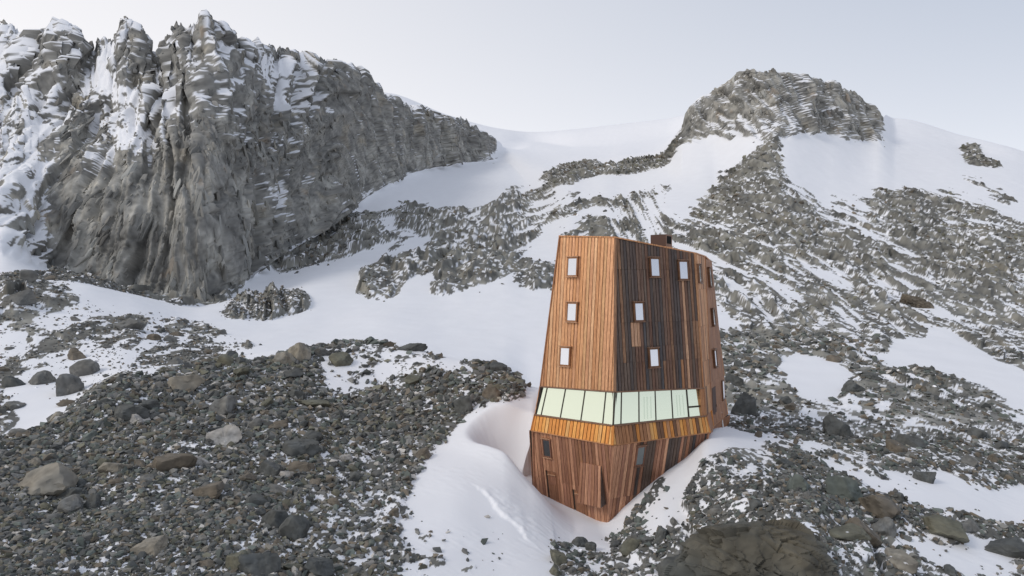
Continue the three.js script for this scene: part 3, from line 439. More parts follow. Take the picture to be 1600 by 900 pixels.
// which rock carries snow: ledges and rough places first
const col = new Float32Array(NV * 3), isSnow = new Uint8Array(NV);
{
  const score = new Float32Array(NV), sample = [];
  for (let v = 0; v < NV; v++) if (cliffW[v] > 0.5) { const o = v * 3, x = pos[o], y = pos[o + 1], z = pos[o + 2];
    const ci = Math.floor(v / NR), XS = faceS[ci] / (1 + 0.9 * sstep(-0.45, -0.22, tans[ci])) + mix(-0.4, 0.55, sstep(-0.62, -0.28, tans[ci])) * y; score[v] = nrm[o + 1] * 1.0 + 0.6 * fbm(XS / 2.2, y / 3.2, z / 9, 3) + 0.55 * fbm(XS / 9, y / 18, z / 30, 2); if (v % 23 === 0) sample.push(score[v]); }
  sample.sort((a, b) => a - b);
  const q = f => sample[Math.min(sample.length - 1, Math.max(0, Math.floor(f * sample.length)))];
  const rockA = [0.33, 0.322, 0.302], rockB = [0.19, 0.187, 0.18], rockC = [0.315, 0.285, 0.235];
  for (let i = 0; i < NC; i++) for (let j = 0; j < NR; j++) {
    const v = i * NR + j, o = v * 3, t = ts[j], x = pos[o], y = pos[o + 1], z = pos[o + 2], tn = tans[i];
    let snow;
    if (cliffW[v] > 0.5) { snow = cov[v] < 0.98 && score[v] > q(cov[v]); if (!snow && cov[v] < 0.88 && nrm[o + 1] > 0.2 && (tn < -0.42 || tn > 0)) snow = fbm(x / 1.2, y / 1.0, z / 1.8, 2) > 0.34; }
    else {
      snow = rockE[v] < 0.0;
      if (!snow && t > 4.6) { const f = fbm(x / 1.5, y / 1.1, z / 2.6, 3) + 0.5 * nrm[o + 1] + 0.3 * fbm(x / 11, y / 8, z / 16, 2); snow = f > 0.60; }
      else if (!snow && t > 0) { const f = fbm(x / 0.35, y / 0.35, z / 0.5, 3) + 0.4 * fbm(x / 4, y, z / 4, 2); snow = f > 0.09; }
    }
    isSnow[v] = snow ? 1 : 0;
    let r, g, b;
    if (snow) { const k = 0.83 + 0.02 * N3(x / 3, y / 3, z / 3); r = k * 0.985; g = k * 0.99; b = k * 1.02; }
    else {
      const m = sstep(-0.3, 0.35, fbm(x / 8, y / 10, z / 8, 3) - (cliffW[v] > 0.5 && tn < 0 ? 0.22 * sstep(10.4, 11.3, t) : 0)), w = sstep(0.12, 0.45, fbm(x / 13 + 40, y / 9, z / 13, 3)), f = Math.max(0.35, 0.98 + 0.85 * fbm(x / 1.3, y / 2.1, z / 1.3, 3) + 0.75 * fbm(x / 4.5 + 9, y / 4.5, z / 6, 2));
      const A = [0, 0, 0], warm = [1.01, 1, 0.96]; for (let c = 0; c < 3; c++) A[c] = mix(mix(rockB[c], rockA[c], m), rockC[c], w * 0.7) * f * warm[c];
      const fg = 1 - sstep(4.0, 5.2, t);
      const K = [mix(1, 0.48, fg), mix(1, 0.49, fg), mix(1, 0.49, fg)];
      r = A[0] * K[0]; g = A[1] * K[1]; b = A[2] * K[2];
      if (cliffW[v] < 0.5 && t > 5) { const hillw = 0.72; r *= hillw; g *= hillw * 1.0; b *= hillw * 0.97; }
      if (cliffW[v] > 0.5) { const rust = sstep(0.36, 0.5, fbm(x / 7 + 11, y / 9, z / 7 + 3, 2)) * 0.5; r *= 1 + 0.25 * rust; b *= 1 - 0.2 * rust; }
    }
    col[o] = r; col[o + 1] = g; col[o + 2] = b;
  }
}
// split into the named pieces of ground
const terrainMat = new THREE.MeshStandardMaterial({ vertexColors: true, roughness: 0.95, metalness: 0 });
const REG = ['moraine', 'hut_slope', 'rubble_mound', 'snowfield', 'rock_cliff', 'hillside', 'rock_knob', 'glacier'];
const REGLABEL = ['dark moraine of grey stones filling the lower left', 'rock and snow slope round the hut', 'snowy rubble mound below the cliff', 'smooth snowfield behind the moraine', 'jagged grey rock cliff on the left', 'rocky hillside patched with snow', 'rounded rock knob on the right skyline', 'smooth snow saddle on the skyline'];
const tri = REG.map(() => []);
for (let i = 0; i < NC - 1; i++) for (let j = 0; j < NR - 1; j++) {
  const a = i * NR + j, b = a + NR, c = b + 1, d = a + 1, t = (ts[j] + ts[j + 1]) / 2, px = 800 + tans[i] * 1066;
  let r;
  if (cliffW[a] > 0.5) r = px < 900 ? 4 : 6;
  else if (t > 12.6) r = px < 795 && t < 13.5 ? 4 : 7;
  else if (t < 4.7) r = px < 838 ? 0 : 1;
  else if (px < 410 && t < 9) r = 2;
  else if (px < 880 && t < 8) r = 3;
  else if (px < 790 && t > 9) r = 4;
  else r = px > 1120 && t < 6 ? 1 : 5;
  tri[r].push(a, b, c, a, c, d);
}
tri.forEach((idx, r) => {
  const map = new Int32Array(NV).fill(-1); let n = 0; const id = new Uint32Array(idx.length);
  for (let k = 0; k < idx.length; k++) { if (map[idx[k]] < 0) map[idx[k]] = n++; id[k] = map[idx[k]]; }
  const P = new Float32Array(n * 3), Nn = new Float32Array(n * 3), C = new Float32Array(n * 3);
  for (let v = 0; v < NV; v++) if (map[v] >= 0) for (let c = 0; c < 3; c++) { const k = map[v] * 3 + c; P[k] = pos[v * 3 + c]; Nn[k] = nrm[v * 3 + c]; C[k] = col[v * 3 + c]; }
  const g = new THREE.BufferGeometry();
  g.setAttribute('position', new THREE.BufferAttribute(P, 3)); g.setAttribute('normal', new THREE.BufferAttribute(Nn, 3)); g.setAttribute('color', new THREE.BufferAttribute(C, 3));
  g.setIndex(new THREE.BufferAttribute(id, 1));
  const m = new THREE.Mesh(g, terrainMat); m.name = REG[r]; tag(m, REGLABEL[r], null, null, 'structure'); m.receiveShadow = m.castShadow = true; scene.add(m);
});
// the valley floor far below, out to the horizon
{ const g = new THREE.CircleGeometry(6000, 64); g.rotateX(-Math.PI / 2);
  const m = new THREE.Mesh(g, new THREE.MeshStandardMaterial({ color: new THREE.Color().setRGB(0.78, 0.79, 0.81), roughness: 1 })); m.name = 'ground'; m.position.y = -60; tag(m, 'valley ground far below the hut', null, null, 'structure'); m.receiveShadow = true; scene.add(m); }
console.log('terrain done');
function groundAt(x, z) {                               // nearest terrain vertex on the section through x, z
  const tn = x / -z; let lo = 0, hi = NC - 1; while (hi - lo > 1) { const m = (lo + hi) >> 1; if (tans[m] > tn) hi = m; else lo = m; }
  let best = 0, bd = 1e9; for (let j = 0; j < NR; j++) { const d = Math.abs(pos[(lo * NR + j) * 3 + 2] - z); if (d < bd) { bd = d; best = j; } }
  const o = (lo * NR + best) * 3; return { y: pos[o + 1], n: new THREE.Vector3(nrm[o], nrm[o + 1], nrm[o + 2]) };
}

// ---------------------------------------------------------------- the hut
const hut = new THREE.Group(); hut.name = 'mountain_hut'; scene.add(hut);
hut.position.set(7.6, 0, -45.5);
tag(hut, 'tall copper clad faceted tower hut with a ribbon of pale windows', 'hut');
const HO = hut.position;
const V = a => new THREE.Vector3(a[0] - HO.x, a[1] - HO.y, a[2] - HO.z);
const ring = Object.fromEntries(Object.entries(RINGS).map(([k, v]) => [k, v.map(V)]));
function streakTex(seed, contrast) {                     // vertical streaks, spots and mottling of weathered sheet copper
  const w = 256, h = 512, d = new Uint8Array(w * h * 4), r = rng(seed), ox = r() * 50;
  for (let j = 0; j < h; j++) for (let i = 0; i < w; i++) {
    const u = i / w, v = j / h, cu = Math.cos(u * 6.2832) * 5, su = Math.sin(u * 6.2832) * 5, cv = Math.cos(v * 6.2832), sv = Math.sin(v * 6.2832);
    let n = 0.75 * N3(cu * 2.2 + ox, su * 2.2, cv * 0.5 + sv * 0.3) + 0.5 * N3(cu * 6 + ox, su * 6, sv * 0.8) + 0.35 * N3(cu * 1.2 + ox, su * 1.2 + cv * 3, sv * 3) + 0.3 * N3(cu * 9, su * 9 + cv * 9, sv * 9 + ox);
    const k = Math.min(1, Math.max(0, 0.78 + contrast * n));
    const o = (j * w + i) * 4; d[o] = 255 * Math.pow(k, 0.85); d[o + 1] = 255 * k; d[o + 2] = 255 * Math.min(1, k * 1.02); d[o + 3] = 255;
  }
  const t = new THREE.DataTexture(d, w, h); t.colorSpace = THREE.SRGBColorSpace; t.wrapS = t.wrapT = THREE.RepeatWrapping; t.magFilter = THREE.LinearFilter; t.minFilter = THREE.LinearMipmapLinearFilter; t.generateMipmaps = true; t.needsUpdate = true; return t;
}
const streak = streakTex(5, 0.30), streak2 = streakTex(9, 0.42);
const cop = (r, g, b, rough = 0.5, metal = 0.55, map = streak) => new THREE.MeshStandardMaterial({ color: new THREE.Color().setRGB(r, g, b), roughness: rough, metalness: metal, map });
const PAL = {
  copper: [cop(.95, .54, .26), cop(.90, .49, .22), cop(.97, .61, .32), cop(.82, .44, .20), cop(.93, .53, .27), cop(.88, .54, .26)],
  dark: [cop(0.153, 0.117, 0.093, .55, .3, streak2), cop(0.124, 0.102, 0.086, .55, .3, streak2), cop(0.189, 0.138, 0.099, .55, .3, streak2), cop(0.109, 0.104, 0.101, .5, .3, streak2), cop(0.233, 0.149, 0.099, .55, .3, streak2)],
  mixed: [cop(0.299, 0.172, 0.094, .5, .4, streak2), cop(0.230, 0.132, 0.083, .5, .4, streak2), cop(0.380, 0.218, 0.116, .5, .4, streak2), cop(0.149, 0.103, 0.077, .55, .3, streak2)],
  tan: [cop(.80, .52, .31), cop(.72, .45, .26)],
  orange: [cop(.98, .50, .13), cop(.96, .44, .11), cop(.86, .38, .09), cop(.98, .58, .20)],
  bronze: [cop(.60, .31, .14), cop(.50, .26, .12), cop(.66, .36, .17), cop(.27, .15, .08)],
  brown: [cop(0.597, 0.312, 0.167, .6, .25), cop(0.475, 0.245, 0.139, .6, .25), cop(0.806, 0.454, 0.258, .6, .25), cop(0.631, 0.337, 0.201, .6, .25), cop(0.368, 0.193, 0.118, .6, .25), cop(0.947, 0.556, 0.321, .6, .25)],
  rust: [cop(.52, .27, .135, .55, .35), cop(.46, .24, .125, .55, .35)],
};
const trimMat = cop(.34, .21, .13, .5, .5), darkMetal = new THREE.MeshStandardMaterial({ color: new THREE.Color().setRGB(.05, .042, .03), roughness: .5, metalness: .4 });
const backMat = new THREE.MeshStandardMaterial({ color: new THREE.Color().setRGB(.035, .024, .018), roughness: .9 });
const glassUp = new THREE.MeshPhysicalMaterial({ color: new THREE.Color().setRGB(.63, .645, .69), roughness: .06, metalness: .92 });
const glassLow = new THREE.MeshPhysicalMaterial({ color: new THREE.Color().setRGB(.16, .18, .185), roughness: .08, metalness: .9 });
const glassFold = new THREE.MeshPhysicalMaterial({ color: new THREE.Color().setRGB(.60, .67, .54), roughness: .12, metalness: .94 });
const glassRib = new THREE.MeshPhysicalMaterial({ color: new THREE.Color().setRGB(.69, .745, .61), roughness: .05, metalness: .94 });
function part(name, geo, mat, parent, label) { const m = new THREE.Mesh(geo, mat); m.name = name; m.castShadow = m.receiveShadow = true; parent.add(m); if (label) m.userData.label = label; return m; }
// prism over a polygon lying in a plane: pts 2D (counter-clockwise), frame {o,U,V,N}, from depth z0 to z1, chamfer ch
function prism(pts, fr, z0, z1, ch = 0, uvo = [0, 0]) {
  const n = pts.length, P = [], UV = [], id = [];
  const P3 = (p, z) => new THREE.Vector3().copy(fr.o).addScaledVector(fr.U, p[0]).addScaledVector(fr.V, p[1]).addScaledVector(fr.N, z);
  const cx = pts.reduce((s, p) => s + p[0], 0) / n, cy = pts.reduce((s, p) => s + p[1], 0) / n;
  const ins = pts.map((p, i) => { const a = pts[(i + n - 1) % n], b = pts[(i + 1) % n];
    let e1 = [p[0] - a[0], p[1] - a[1]], e2 = [b[0] - p[0], b[1] - p[1]]; const l1 = Math.hypot(...e1) || 1, l2 = Math.hypot(...e2) || 1;
    const n1 = [-e1[1] / l1, e1[0] / l1], n2 = [-e2[1] / l2, e2[0] / l2], k = Math.max(0.35, 1 + n1[0] * n2[0] + n1[1] * n2[1]); return [p[0] + ch * (n1[0] + n2[0]) / k, p[1] + ch * (n1[1] + n2[1]) / k]; });
  const quadF = (a, b, c, d, uv) => { const s = P.length / 3; for (const q of [a, b, c, d]) P.push(q.x, q.y, q.z); UV.push(...uv); id.push(s, s + 1, s + 2, s, s + 2, s + 3); };
  const U = p => [p[0] * 0.5 + uvo[0], p[1] * 0.22 + uvo[1]];
  const s0 = 0; for (const p of ins) { const q = P3(p, z1); P.push(q.x, q.y, q.z); UV.push(...U(p)); } for (let i = 1; i < n - 1; i++) id.push(0, i, i + 1);
  for (let i = 0; i < n; i++) { const a = pts[i], b = pts[(i + 1) % n], ai = ins[i], bi = ins[(i + 1) % n];
    if (ch > 0) quadF(P3(a, z1 - ch), P3(b, z1 - ch), P3(bi, z1), P3(ai, z1), [...U(a), ...U(b), ...U(bi), ...U(ai)]);
    quadF(P3(a, z0), P3(b, z0), P3(b, z1 - ch), P3(a, z1 - ch), [...U(a), ...U(b), ...U(b), ...U(a)]); }
  { const s = P.length / 3; for (const p of pts) { const q = P3(p, z0); P.push(q.x, q.y, q.z); UV.push(...U(p)); } for (let i = 1; i < n - 1; i++) id.push(s, s + i + 1, s + i); }
  const g = new THREE.BufferGeometry(); g.setAttribute('position', new THREE.Float32BufferAttribute(P, 3)); g.setAttribute('uv', new THREE.Float32BufferAttribute(UV, 2)); g.setIndex(id);
  const g2 = g.toNonIndexed(); g2.computeVertexNormals(); return g2;
}
function clipHalf(poly, ax, lim, keepGreater) { const out = []; for (let i = 0; i < poly.length; i++) { const a = poly[i], b = poly[(i + 1) % poly.length], A = keepGreater ? a[ax] - lim : lim - a[ax], B = keepGreater ? b[ax] - lim : lim - b[ax];
  if (A >= 0) out.push(a); if (A * B < 0) { const f = A / (A - B); out.push([mix(a[0], b[0], f), mix(a[1], b[1], f)]); } } return out; }
const area = p => { let s = 0; for (let i = 0; i < p.length; i++) { const a = p[i], b = p[(i + 1) % p.length]; s += a[0] * b[1] - a[1] * b[0]; } return s / 2; };
function frameOf(bl, br, tr, tl) { const U = br.clone().sub(bl).setY(0).normalize(); const d = tl.clone().add(tr).sub(bl).sub(br); let N = br.clone().sub(bl).cross(d).normalize(); const Vv = N.clone().cross(U).normalize(); const U2 = Vv.clone().cross(N).normalize(); return { o: bl.clone(), U: U2, V: Vv, N }; }
const to2 = (fr, p) => { const q = p.clone().sub(fr.o); return [q.dot(fr.U), q.dot(fr.V)]; };
const frames = {};
const hr = rng(4242);
const GAP = 0.034, TH = 0.05;
// clad a wall face with separate copper strips; seams = heights (0..1) of cross joints; tone(uf, vf, k) gives a palette name
function clad(i, lo, hi, { width = 0.255, seams = [], tone, holes = [], label, gap = GAP, keep = 0 }) {
  const j = (i + 1) % 7, bl = ring[lo][i], br = ring[lo][j], tr = ring[hi][j], tl = ring[hi][i];
  const fr = frameOf(bl, br, tr, tl); frames[lo + i] = fr;
  const poly = [bl, br, tr, tl].map(p => to2(fr, p));
  const wall = part('wall_panel', prism(poly, fr, -0.12, 0), backMat, hut);
  const u0 = Math.min(...poly.map(p => p[0])), u1 = Math.max(...poly.map(p => p[0])), v0 = Math.min(...poly.map(p => p[1])), v1 = Math.max(...poly.map(p => p[1]));
  const n = Math.round((u1 - u0) / width), w = (u1 - u0) / n;
  const vs = [0, ...seams, 1];
  for (let k = 0; k < n; k++) {
    let last = null; const a = u0 + k * w, b = a + w; const jit = (hr() - 0.5) * 0.05;
    for (let s = 0; s < vs.length - 1; s++) {
      const va = mix(v0, v1, vs[s]) + (s ? jit * 0.3 : 0), vb = mix(v0, v1, vs[s + 1]) + (s < vs.length - 2 ? jit * 0.3 - 0.005 : 0);
      let strip = clipHalf(clipHalf(clipHalf(clipHalf(poly, 0, a + gap / 2, true), 0, b - gap / 2, false), 1, va, true), 1, vb, false);
      let pieces = [strip];
      for (const h of holes) pieces = pieces.flatMap(p => { if (p.length < 3) return []; if (b < h[0] || a > h[1]) return [p];
        const below = clipHalf(p, 1, h[2], false), above = clipHalf(p, 1, h[3], true), midp = clipHalf(clipHalf(p, 1, h[2], true), 1, h[3], false), out = [below, above];
        if (midp.length > 2) { out.push(clipHalf(midp, 0, h[0], false), clipHalf(midp, 0, h[1], true)); } return out; });
      pieces = pieces.filter(p => p.length > 2 && area(p) > 0.004);
      if (!pieces.length) continue;
      const uo = [hr() * 7, hr() * 7], th = TH + (hr() - 0.5) * 0.012;
      const gs = pieces.map(p => prism(p, fr, 0.001, th, 0.008, uo)), g = gs.length > 1 ? mergeGeometries(gs) : gs[0];
      const vf = (vs[s] + vs[s + 1]) / 2, uf = (k + 0.5) / n, tnm = tone(uf, vf, k, s), pal = PAL[tnm]; let m = pal[Math.floor(hr() * pal.length)]; if (keep && last && tnm !== 'tan' && last[0] !== 'tan' && hr() < keep) m = last[1]; last = [tnm, m];
      part('plank', g, m, wall);
    }
  }
  return { wall, fr, poly };
}
function bar(a, b, w, d, nrmDir, name, mat, parent = hut) {      // squared bar from a to b; w across, d along nrmDir
  const ax = b.clone().sub(a), L = ax.length(); ax.normalize(); const N = nrmDir.clone().addScaledVector(ax, -nrmDir.dot(ax)).normalize(), S = ax.clone().cross(N).normalize();
  const g = prism([[-w / 2, 0], [w / 2, 0], [w / 2, L], [-w / 2, L]], { o: a, U: S.clone().negate(), V: ax, N }, -d / 2, d / 2, Math.min(w, d) * 0.12);
  return part(name, g, mat, parent);
}
const outDir = i => { const p = ring.bandBot[i]; return new THREE.Vector3(p.x, 0, p.z).normalize(); };
const pick = (arr) => { const r = hr(); let s = 0; for (const [n, w] of arr) { s += w; if (r < s) return n; } return arr[0][0]; };
const seams = [0.19, 0.455, 0.735];
const h2 = (i, lo, P, w, h) => { const fr = frames[lo + i]; };
// upper walls
clad(0, 'bandTop', 'top', { seams: [], width: 0.228, gap: 0.028, tone: (u, v) => 'copper' });
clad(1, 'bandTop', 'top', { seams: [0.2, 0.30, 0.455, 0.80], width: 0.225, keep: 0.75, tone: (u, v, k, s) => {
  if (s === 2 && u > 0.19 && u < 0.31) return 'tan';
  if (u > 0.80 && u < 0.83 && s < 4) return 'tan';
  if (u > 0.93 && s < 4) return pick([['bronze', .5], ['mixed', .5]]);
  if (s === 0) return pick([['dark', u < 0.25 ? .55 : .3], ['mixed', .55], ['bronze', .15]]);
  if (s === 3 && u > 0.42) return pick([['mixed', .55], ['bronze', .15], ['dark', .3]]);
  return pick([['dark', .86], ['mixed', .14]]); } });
clad(2, 'bandTop', 'top', { seams, tone: () => pick([['bronze', .6], ['copper', .4]]) });
clad(3, 'bandTop', 'top', { seams, width: 0.34, gap: 0.016, tone: () => pick([['rust', .9], ['bronze', .1]]) });
for (const i of [4, 5, 6]) clad(i, 'bandTop', 'top', { width: 0.6, tone: () => 'copper' });
// ribbon storey: glass on the two front faces, copper elsewhere
clad(2, 'bandBot', 'bandTop', { tone: () => pick([['bronze', .6], ['copper', .4]]) });
clad(3, 'bandBot', 'bandTop', { width: 0.34, gap: 0.016, tone: () => 'rust', });
for (const i of [4, 5, 6]) clad(i, 'bandBot', 'bandTop', { width: 0.6, tone: () => 'copper' });
for (const i of [0, 1]) {
  const bl = ring.bandBot[i], br = ring.bandBot[i + 1], tr = ring.bandTop[i + 1], tl = ring.bandTop[i], fr = frameOf(bl, br, tr, tl);
  const B = f => bl.clone().lerp(br, f), Tt = f => tl.clone().lerp(tr, f);
  const endF = i ? 0.955 : 1;
  const back = part('ribbon_wall', prism([bl, br, tr, tl].map(p => to2(fr, p)), fr, -0.4, -0.22), backMat, hut);
  const fs = [0, ...RIBBON[i], endF];
  for (let k = 0; k < fs.length - 1; k++) {
    const a = B(fs[k]), b = B(fs[k + 1]), c = Tt(fs[k + 1]), d = Tt(fs[k]);
    const split = i === 1 && k === fs.length - 2;
    const win = new THREE.Group(); win.name = 'window'; hut.add(win);
    const d0 = d.clone(), c0 = c.clone();
    const tb = fr.N.clone().multiplyScalar(-0.09); c.add(tb); d.add(tb);
    const pf = frameOf(a, b, c, d); c0.addScaledVector(fr.N, -0.0);
    const quads = split ? [[0.0, 0.36], [0.36, 1]] : [[0, 1]];
    for (const [q0, q1] of quads) part('pane', prism([a.clone().lerp(d, q0), b.clone().lerp(c, q0), b.clone().lerp(c, q1), a.clone().lerp(d, q1)].map(p => to2(pf, p)), pf, -0.07, -0.04), glassRib, win);
    if (i === 1 && (k === 2 || k === 4)) for (const f of [0.32, 0.5, 0.72]) part('curtain_fold', prism([a.clone().lerp(b, f - 0.035).lerp(d.clone().lerp(c, f - 0.035), 0.1), a.clone().lerp(b, f + 0.035).lerp(d.clone().lerp(c, f + 0.035), 0.1), a.clone().lerp(b, f + 0.035).lerp(d.clone().lerp(c, f + 0.035), 0.8), a.clone().lerp(b, f - 0.035).lerp(d.clone().lerp(c, f - 0.035), 0.8)].map(p => to2(pf, p)), pf, -0.042, -0.037), glassFold, win);
    if (split) bar(a.clone().lerp(d, 0.36).addScaledVector(fr.N, -0.035), b.clone().lerp(c, 0.36).addScaledVector(fr.N, -0.035), 0.11, 0.04, fr.N, 'transom', darkMetal, win);
    if (k) bar(a.clone().addScaledVector(fr.N, -0.035), d.clone().addScaledVector(fr.N, -0.035), i && split ? 0.11 : 0.075, 0.035, fr.N, 'mullion', darkMetal, win);
  }
  const up = new THREE.Vector3(0, 1, 0);
  bar(tl.clone().addScaledVector(fr.N, 0.02), tr.clone().addScaledVector(fr.N, 0.02), 0.09, 0.16, fr.N, 'window_head', trimMat);
  bar(bl.clone().addScaledVector(fr.N, 0.03), br.clone().addScaledVector(fr.N, 0.03), 0.10, 0.18, fr.N, 'window_sill', trimMat);
  if (i) part('corner_panel', prism([B(0.955), br, tr, Tt(0.955)].map(p => to2(fr, p)), fr, -0.1, 0.05, 0.008), PAL.bronze[0], hut);
}
bar(ring.bandBot[1].clone().addScaledVector(outDir(1), 0.0), ring.bandTop[1].clone(), 0.10, 0.10, outDir(1), 'corner_mullion', darkMetal);
// skirt below the ribbon
for (let i = 0; i < 7; i++) clad(i, 'skirt', 'bandBot', { width: i < 2 ? 0.25 : 0.34, tone: (u) => i === 0 ? 'orange' : i === 1 ? pick([['orange', .45], ['bronze', .55]]) : 'rust' });
{ // underside edge of the skirt
  for (let i = 0; i < 4; i++) { const fr = frames['skirt' + i]; bar(ring.skirt[i], ring.skirt[i + 1], 0.06, 0.14, fr.N, 'drip_edge', PAL.bronze[0]); }
}
// foot of the hut, leaning inwards to the ground
const wdef = i => WINDOWS.filter(w => w[0] === i);
function localRect(fr, pxr) { return pxr; }
const hatchSpec = [];
{
  const fr0 = frameOf(ring.lowBot[0], ring.lowBot[1], ring.lowTop[1], ring.lowTop[0]);
  const [, , tr2, tl2] = [0, 0, to2(fr0, ring.lowTop[1]), to2(fr0, ring.lowTop[0])];
  const W0 = tr2[0] - tl2[0], at = (f, dn) => [tl2[0] + f * W0, tl2[1] - dn];
  const hA = at(0.19, 3.2), hB = at(0.53, 4.35);
  hatchSpec.push([hA[0] - 0.42, hA[0] + 0.42, hA[1] - 1.1, hA[1] + 0.75], [hB[0] - 0.42, hB[0] + 0.42, hB[1] - 1.3, hB[1] + 1.05]);
  clad(0, 'lowBot', 'lowTop', { width: 0.235, gap: 0.028, seams: [0.55], keep: 0.5, tone: (u, v, k, s) => s < 2 && u > 0.6 ? pick([['brown', .7], ['rust', .3]]) : 'brown', holes: hatchSpec });
  clad(1, 'lowBot', 'lowTop', { width: 0.235, gap: 0.028, seams: [0.5], tone: (u) => u < 0.28 ? 'brown' : pick([['brown', .4], ['dark', .6]]) });
  for (let i = 2; i < 7; i++) clad(i, 'lowBot', 'lowTop', { width: 0.4, tone: () => 'rust' });
  const fr = frames.lowBot0;
  for (const h of hatchSpec) {
    const hatch = part('hatch', prism([[h[0] + 0.12, h[2]], [h[1], h[2]], [h[1], h[3]], [h[0] + 0.12, h[3]]], fr, 0.004, 0.03, 0.006), PAL.rust[1], hut, 'plain brown metal hatch let into the foot wall');
    part('grille', prism([[h[0] + 0.2, h[3] - 0.85], [h[1] - 0.1, h[3] - 0.85], [h[1] - 0.1, h[3] - 0.3], [h[0] + 0.2, h[3] - 0.3]], fr, 0.031, 0.05, 0.005), PAL.brown[1], hatch);
    part('ledge', prism([[h[0] + 0.16, h[3] - 0.26], [h[1] - 0.08, h[3] - 0.26], [h[1] - 0.08, h[3] - 0.2], [h[0] + 0.16, h[3] - 0.2]], fr, 0.031, 0.1, 0.005), PAL.tan[0], hatch);
  }
  // flared chute hood
  const hood = new THREE.Group(); hood.name = 'chute_hood'; hut.add(hood); hood.userData.label = 'flared plank hood sticking out of the foot wall';
  const tL = at(0.60, 1.45), tR = at(0.855, 1.45), bL = at(0.585, 3.75), bR = at(0.87, 3.75), out = 0.62;
  const P = (q, z) => fr.o.clone().addScaledVector(fr.U, q[0]).addScaledVector(fr.V, q[1]).addScaledVector(fr.N, z);
  const a = P(bL, out), b = P(bR, out), c = P(tR, 0.08), d = P(tL, 0.08), hf = frameOf(a, b, c, d);
  const n = 7; for (let k = 0; k < n; k++) { const f0 = k / n + 0.008, f1 = (k + 1) / n - 0.008; part('plank', prism([a.clone().lerp(b, f0), a.clone().lerp(b, f1), d.clone().lerp(c, f1), d.clone().lerp(c, f0)].map(p => to2(hf, p)), hf, -0.03, 0.02, 0.006, [k * 0.37, 0.2]), PAL.brown[k % 4], hood); }
  const tri3 = (p, q, r, m, name) => { const g = new THREE.BufferGeometry().setFromPoints([p, q, r]); g.setIndex([0, 1, 2, 0, 2, 1]); g.computeVertexNormals(); };
  for (const [w, x, y, f] of [[bL, tL, 1, 0], [bR, tR, -1, 1]]) {      // side cheeks
    const p = P(w, 0.05), q = P(w, out - 0.03), r = P(x, 0.06), N = q.clone().sub(p).cross(r.clone().sub(p)).normalize(), U = q.clone().sub(p).normalize();
    let V2 = N.clone().cross(U); const cf = { o: p, U, V: V2, N }; part('cheek', prism([p, q, r].map(s => to2(cf, s)), cf, -0.02, 0.02), f ? PAL.dark[0] : PAL.brown[1], hood);
  }
  const sof = [P(bL, 0.06), P(bR, 0.06), P(bR, out - 0.04), P(bL, out - 0.04)], sf = frameOf(sof[3], sof[2], sof[1], sof[0]); part('soffit', prism(sof.slice().reverse().map(s => to2(sf, s)).sort(() => 0), sf, -0.02, 0.0), PAL.dark[1], hood);
}
// windows standing proud of the copper
const WL = [];
for (const [i, lo, p, w0, h, kind] of WINDOWS) { const w = Math.min(w0, 0.84) * 0.92;
  const fr = frames[lo + i], c = to2(fr, V(p)), hw = w / 2, hh = h / 2, out = kind === 'd' ? 0.14 : 0.20, f = Math.min(0.085, w * 0.16);
  const win = new THREE.Group(); win.name = 'window'; hut.add(win);
  const R = (x0, x1, y0, y1) => [[c[0] + x0, c[1] + y0], [c[0] + x1, c[1] + y0], [c[0] + x1, c[1] + y1], [c[0] + x0, c[1] + y1]];
  const fm = kind === 'd' ? PAL.brown[4] : i === 0 ? PAL.bronze[1] : PAL.bronze[3];
  const gs = [prism(R(-hw, -hw + f, -hh, hh), fr, TH * 0.5, out, 0.008), prism(R(hw - f, hw, -hh, hh), fr, TH * 0.5, out, 0.008), prism(R(-hw + f, hw - f, -hh, -hh + f), fr, TH * 0.5, out, 0.008), prism(R(-hw + f, hw - f, hh - f, hh), fr, TH * 0.5, out, 0.008)];
  part('window_frame', mergeGeometries(gs), fm, win);
  part('pane', prism(R(-hw + f, hw - f, -hh + f, hh - f), fr, 0.02, out - 0.03), kind === 'd' ? glassLow : glassUp, win);
  part('window_hood', prism(R(-hw - 0.05, hw + 0.05, hh + 0.002, hh + 0.06), fr, TH * 0.6, out + 0.06, 0.01), i === 0 ? PAL.tan[1] : trimMat, win);
  part('window_sill', prism(R(-hw - 0.04, hw + 0.04, -hh - 0.055, -hh - 0.002), fr, TH * 0.6, out + 0.05, 0.01), i === 0 ? PAL.tan[0] : trimMat, win);
}
// corner trims
for (const k of [0, 1, 2, 3, 4]) for (const [lo, hi] of [['bandTop', 'top'], ['skirt', 'bandBot'], ['lowBot', 'lowTop']]) {
  const m = lo === 'bandTop' ? (k === 1 ? PAL.mixed[0] : PAL.bronze[0]) : lo === 'skirt' ? PAL.orange[2] : PAL.brown[2];
  bar(ring[lo][k].clone().addScaledVector(outDir(k), 0.01), ring[hi][k].clone().addScaledVector(outDir(k), 0.01), k === 1 ? 0.17 : 0.12, 0.12, outDir(k), 'corner_trim', m);
}
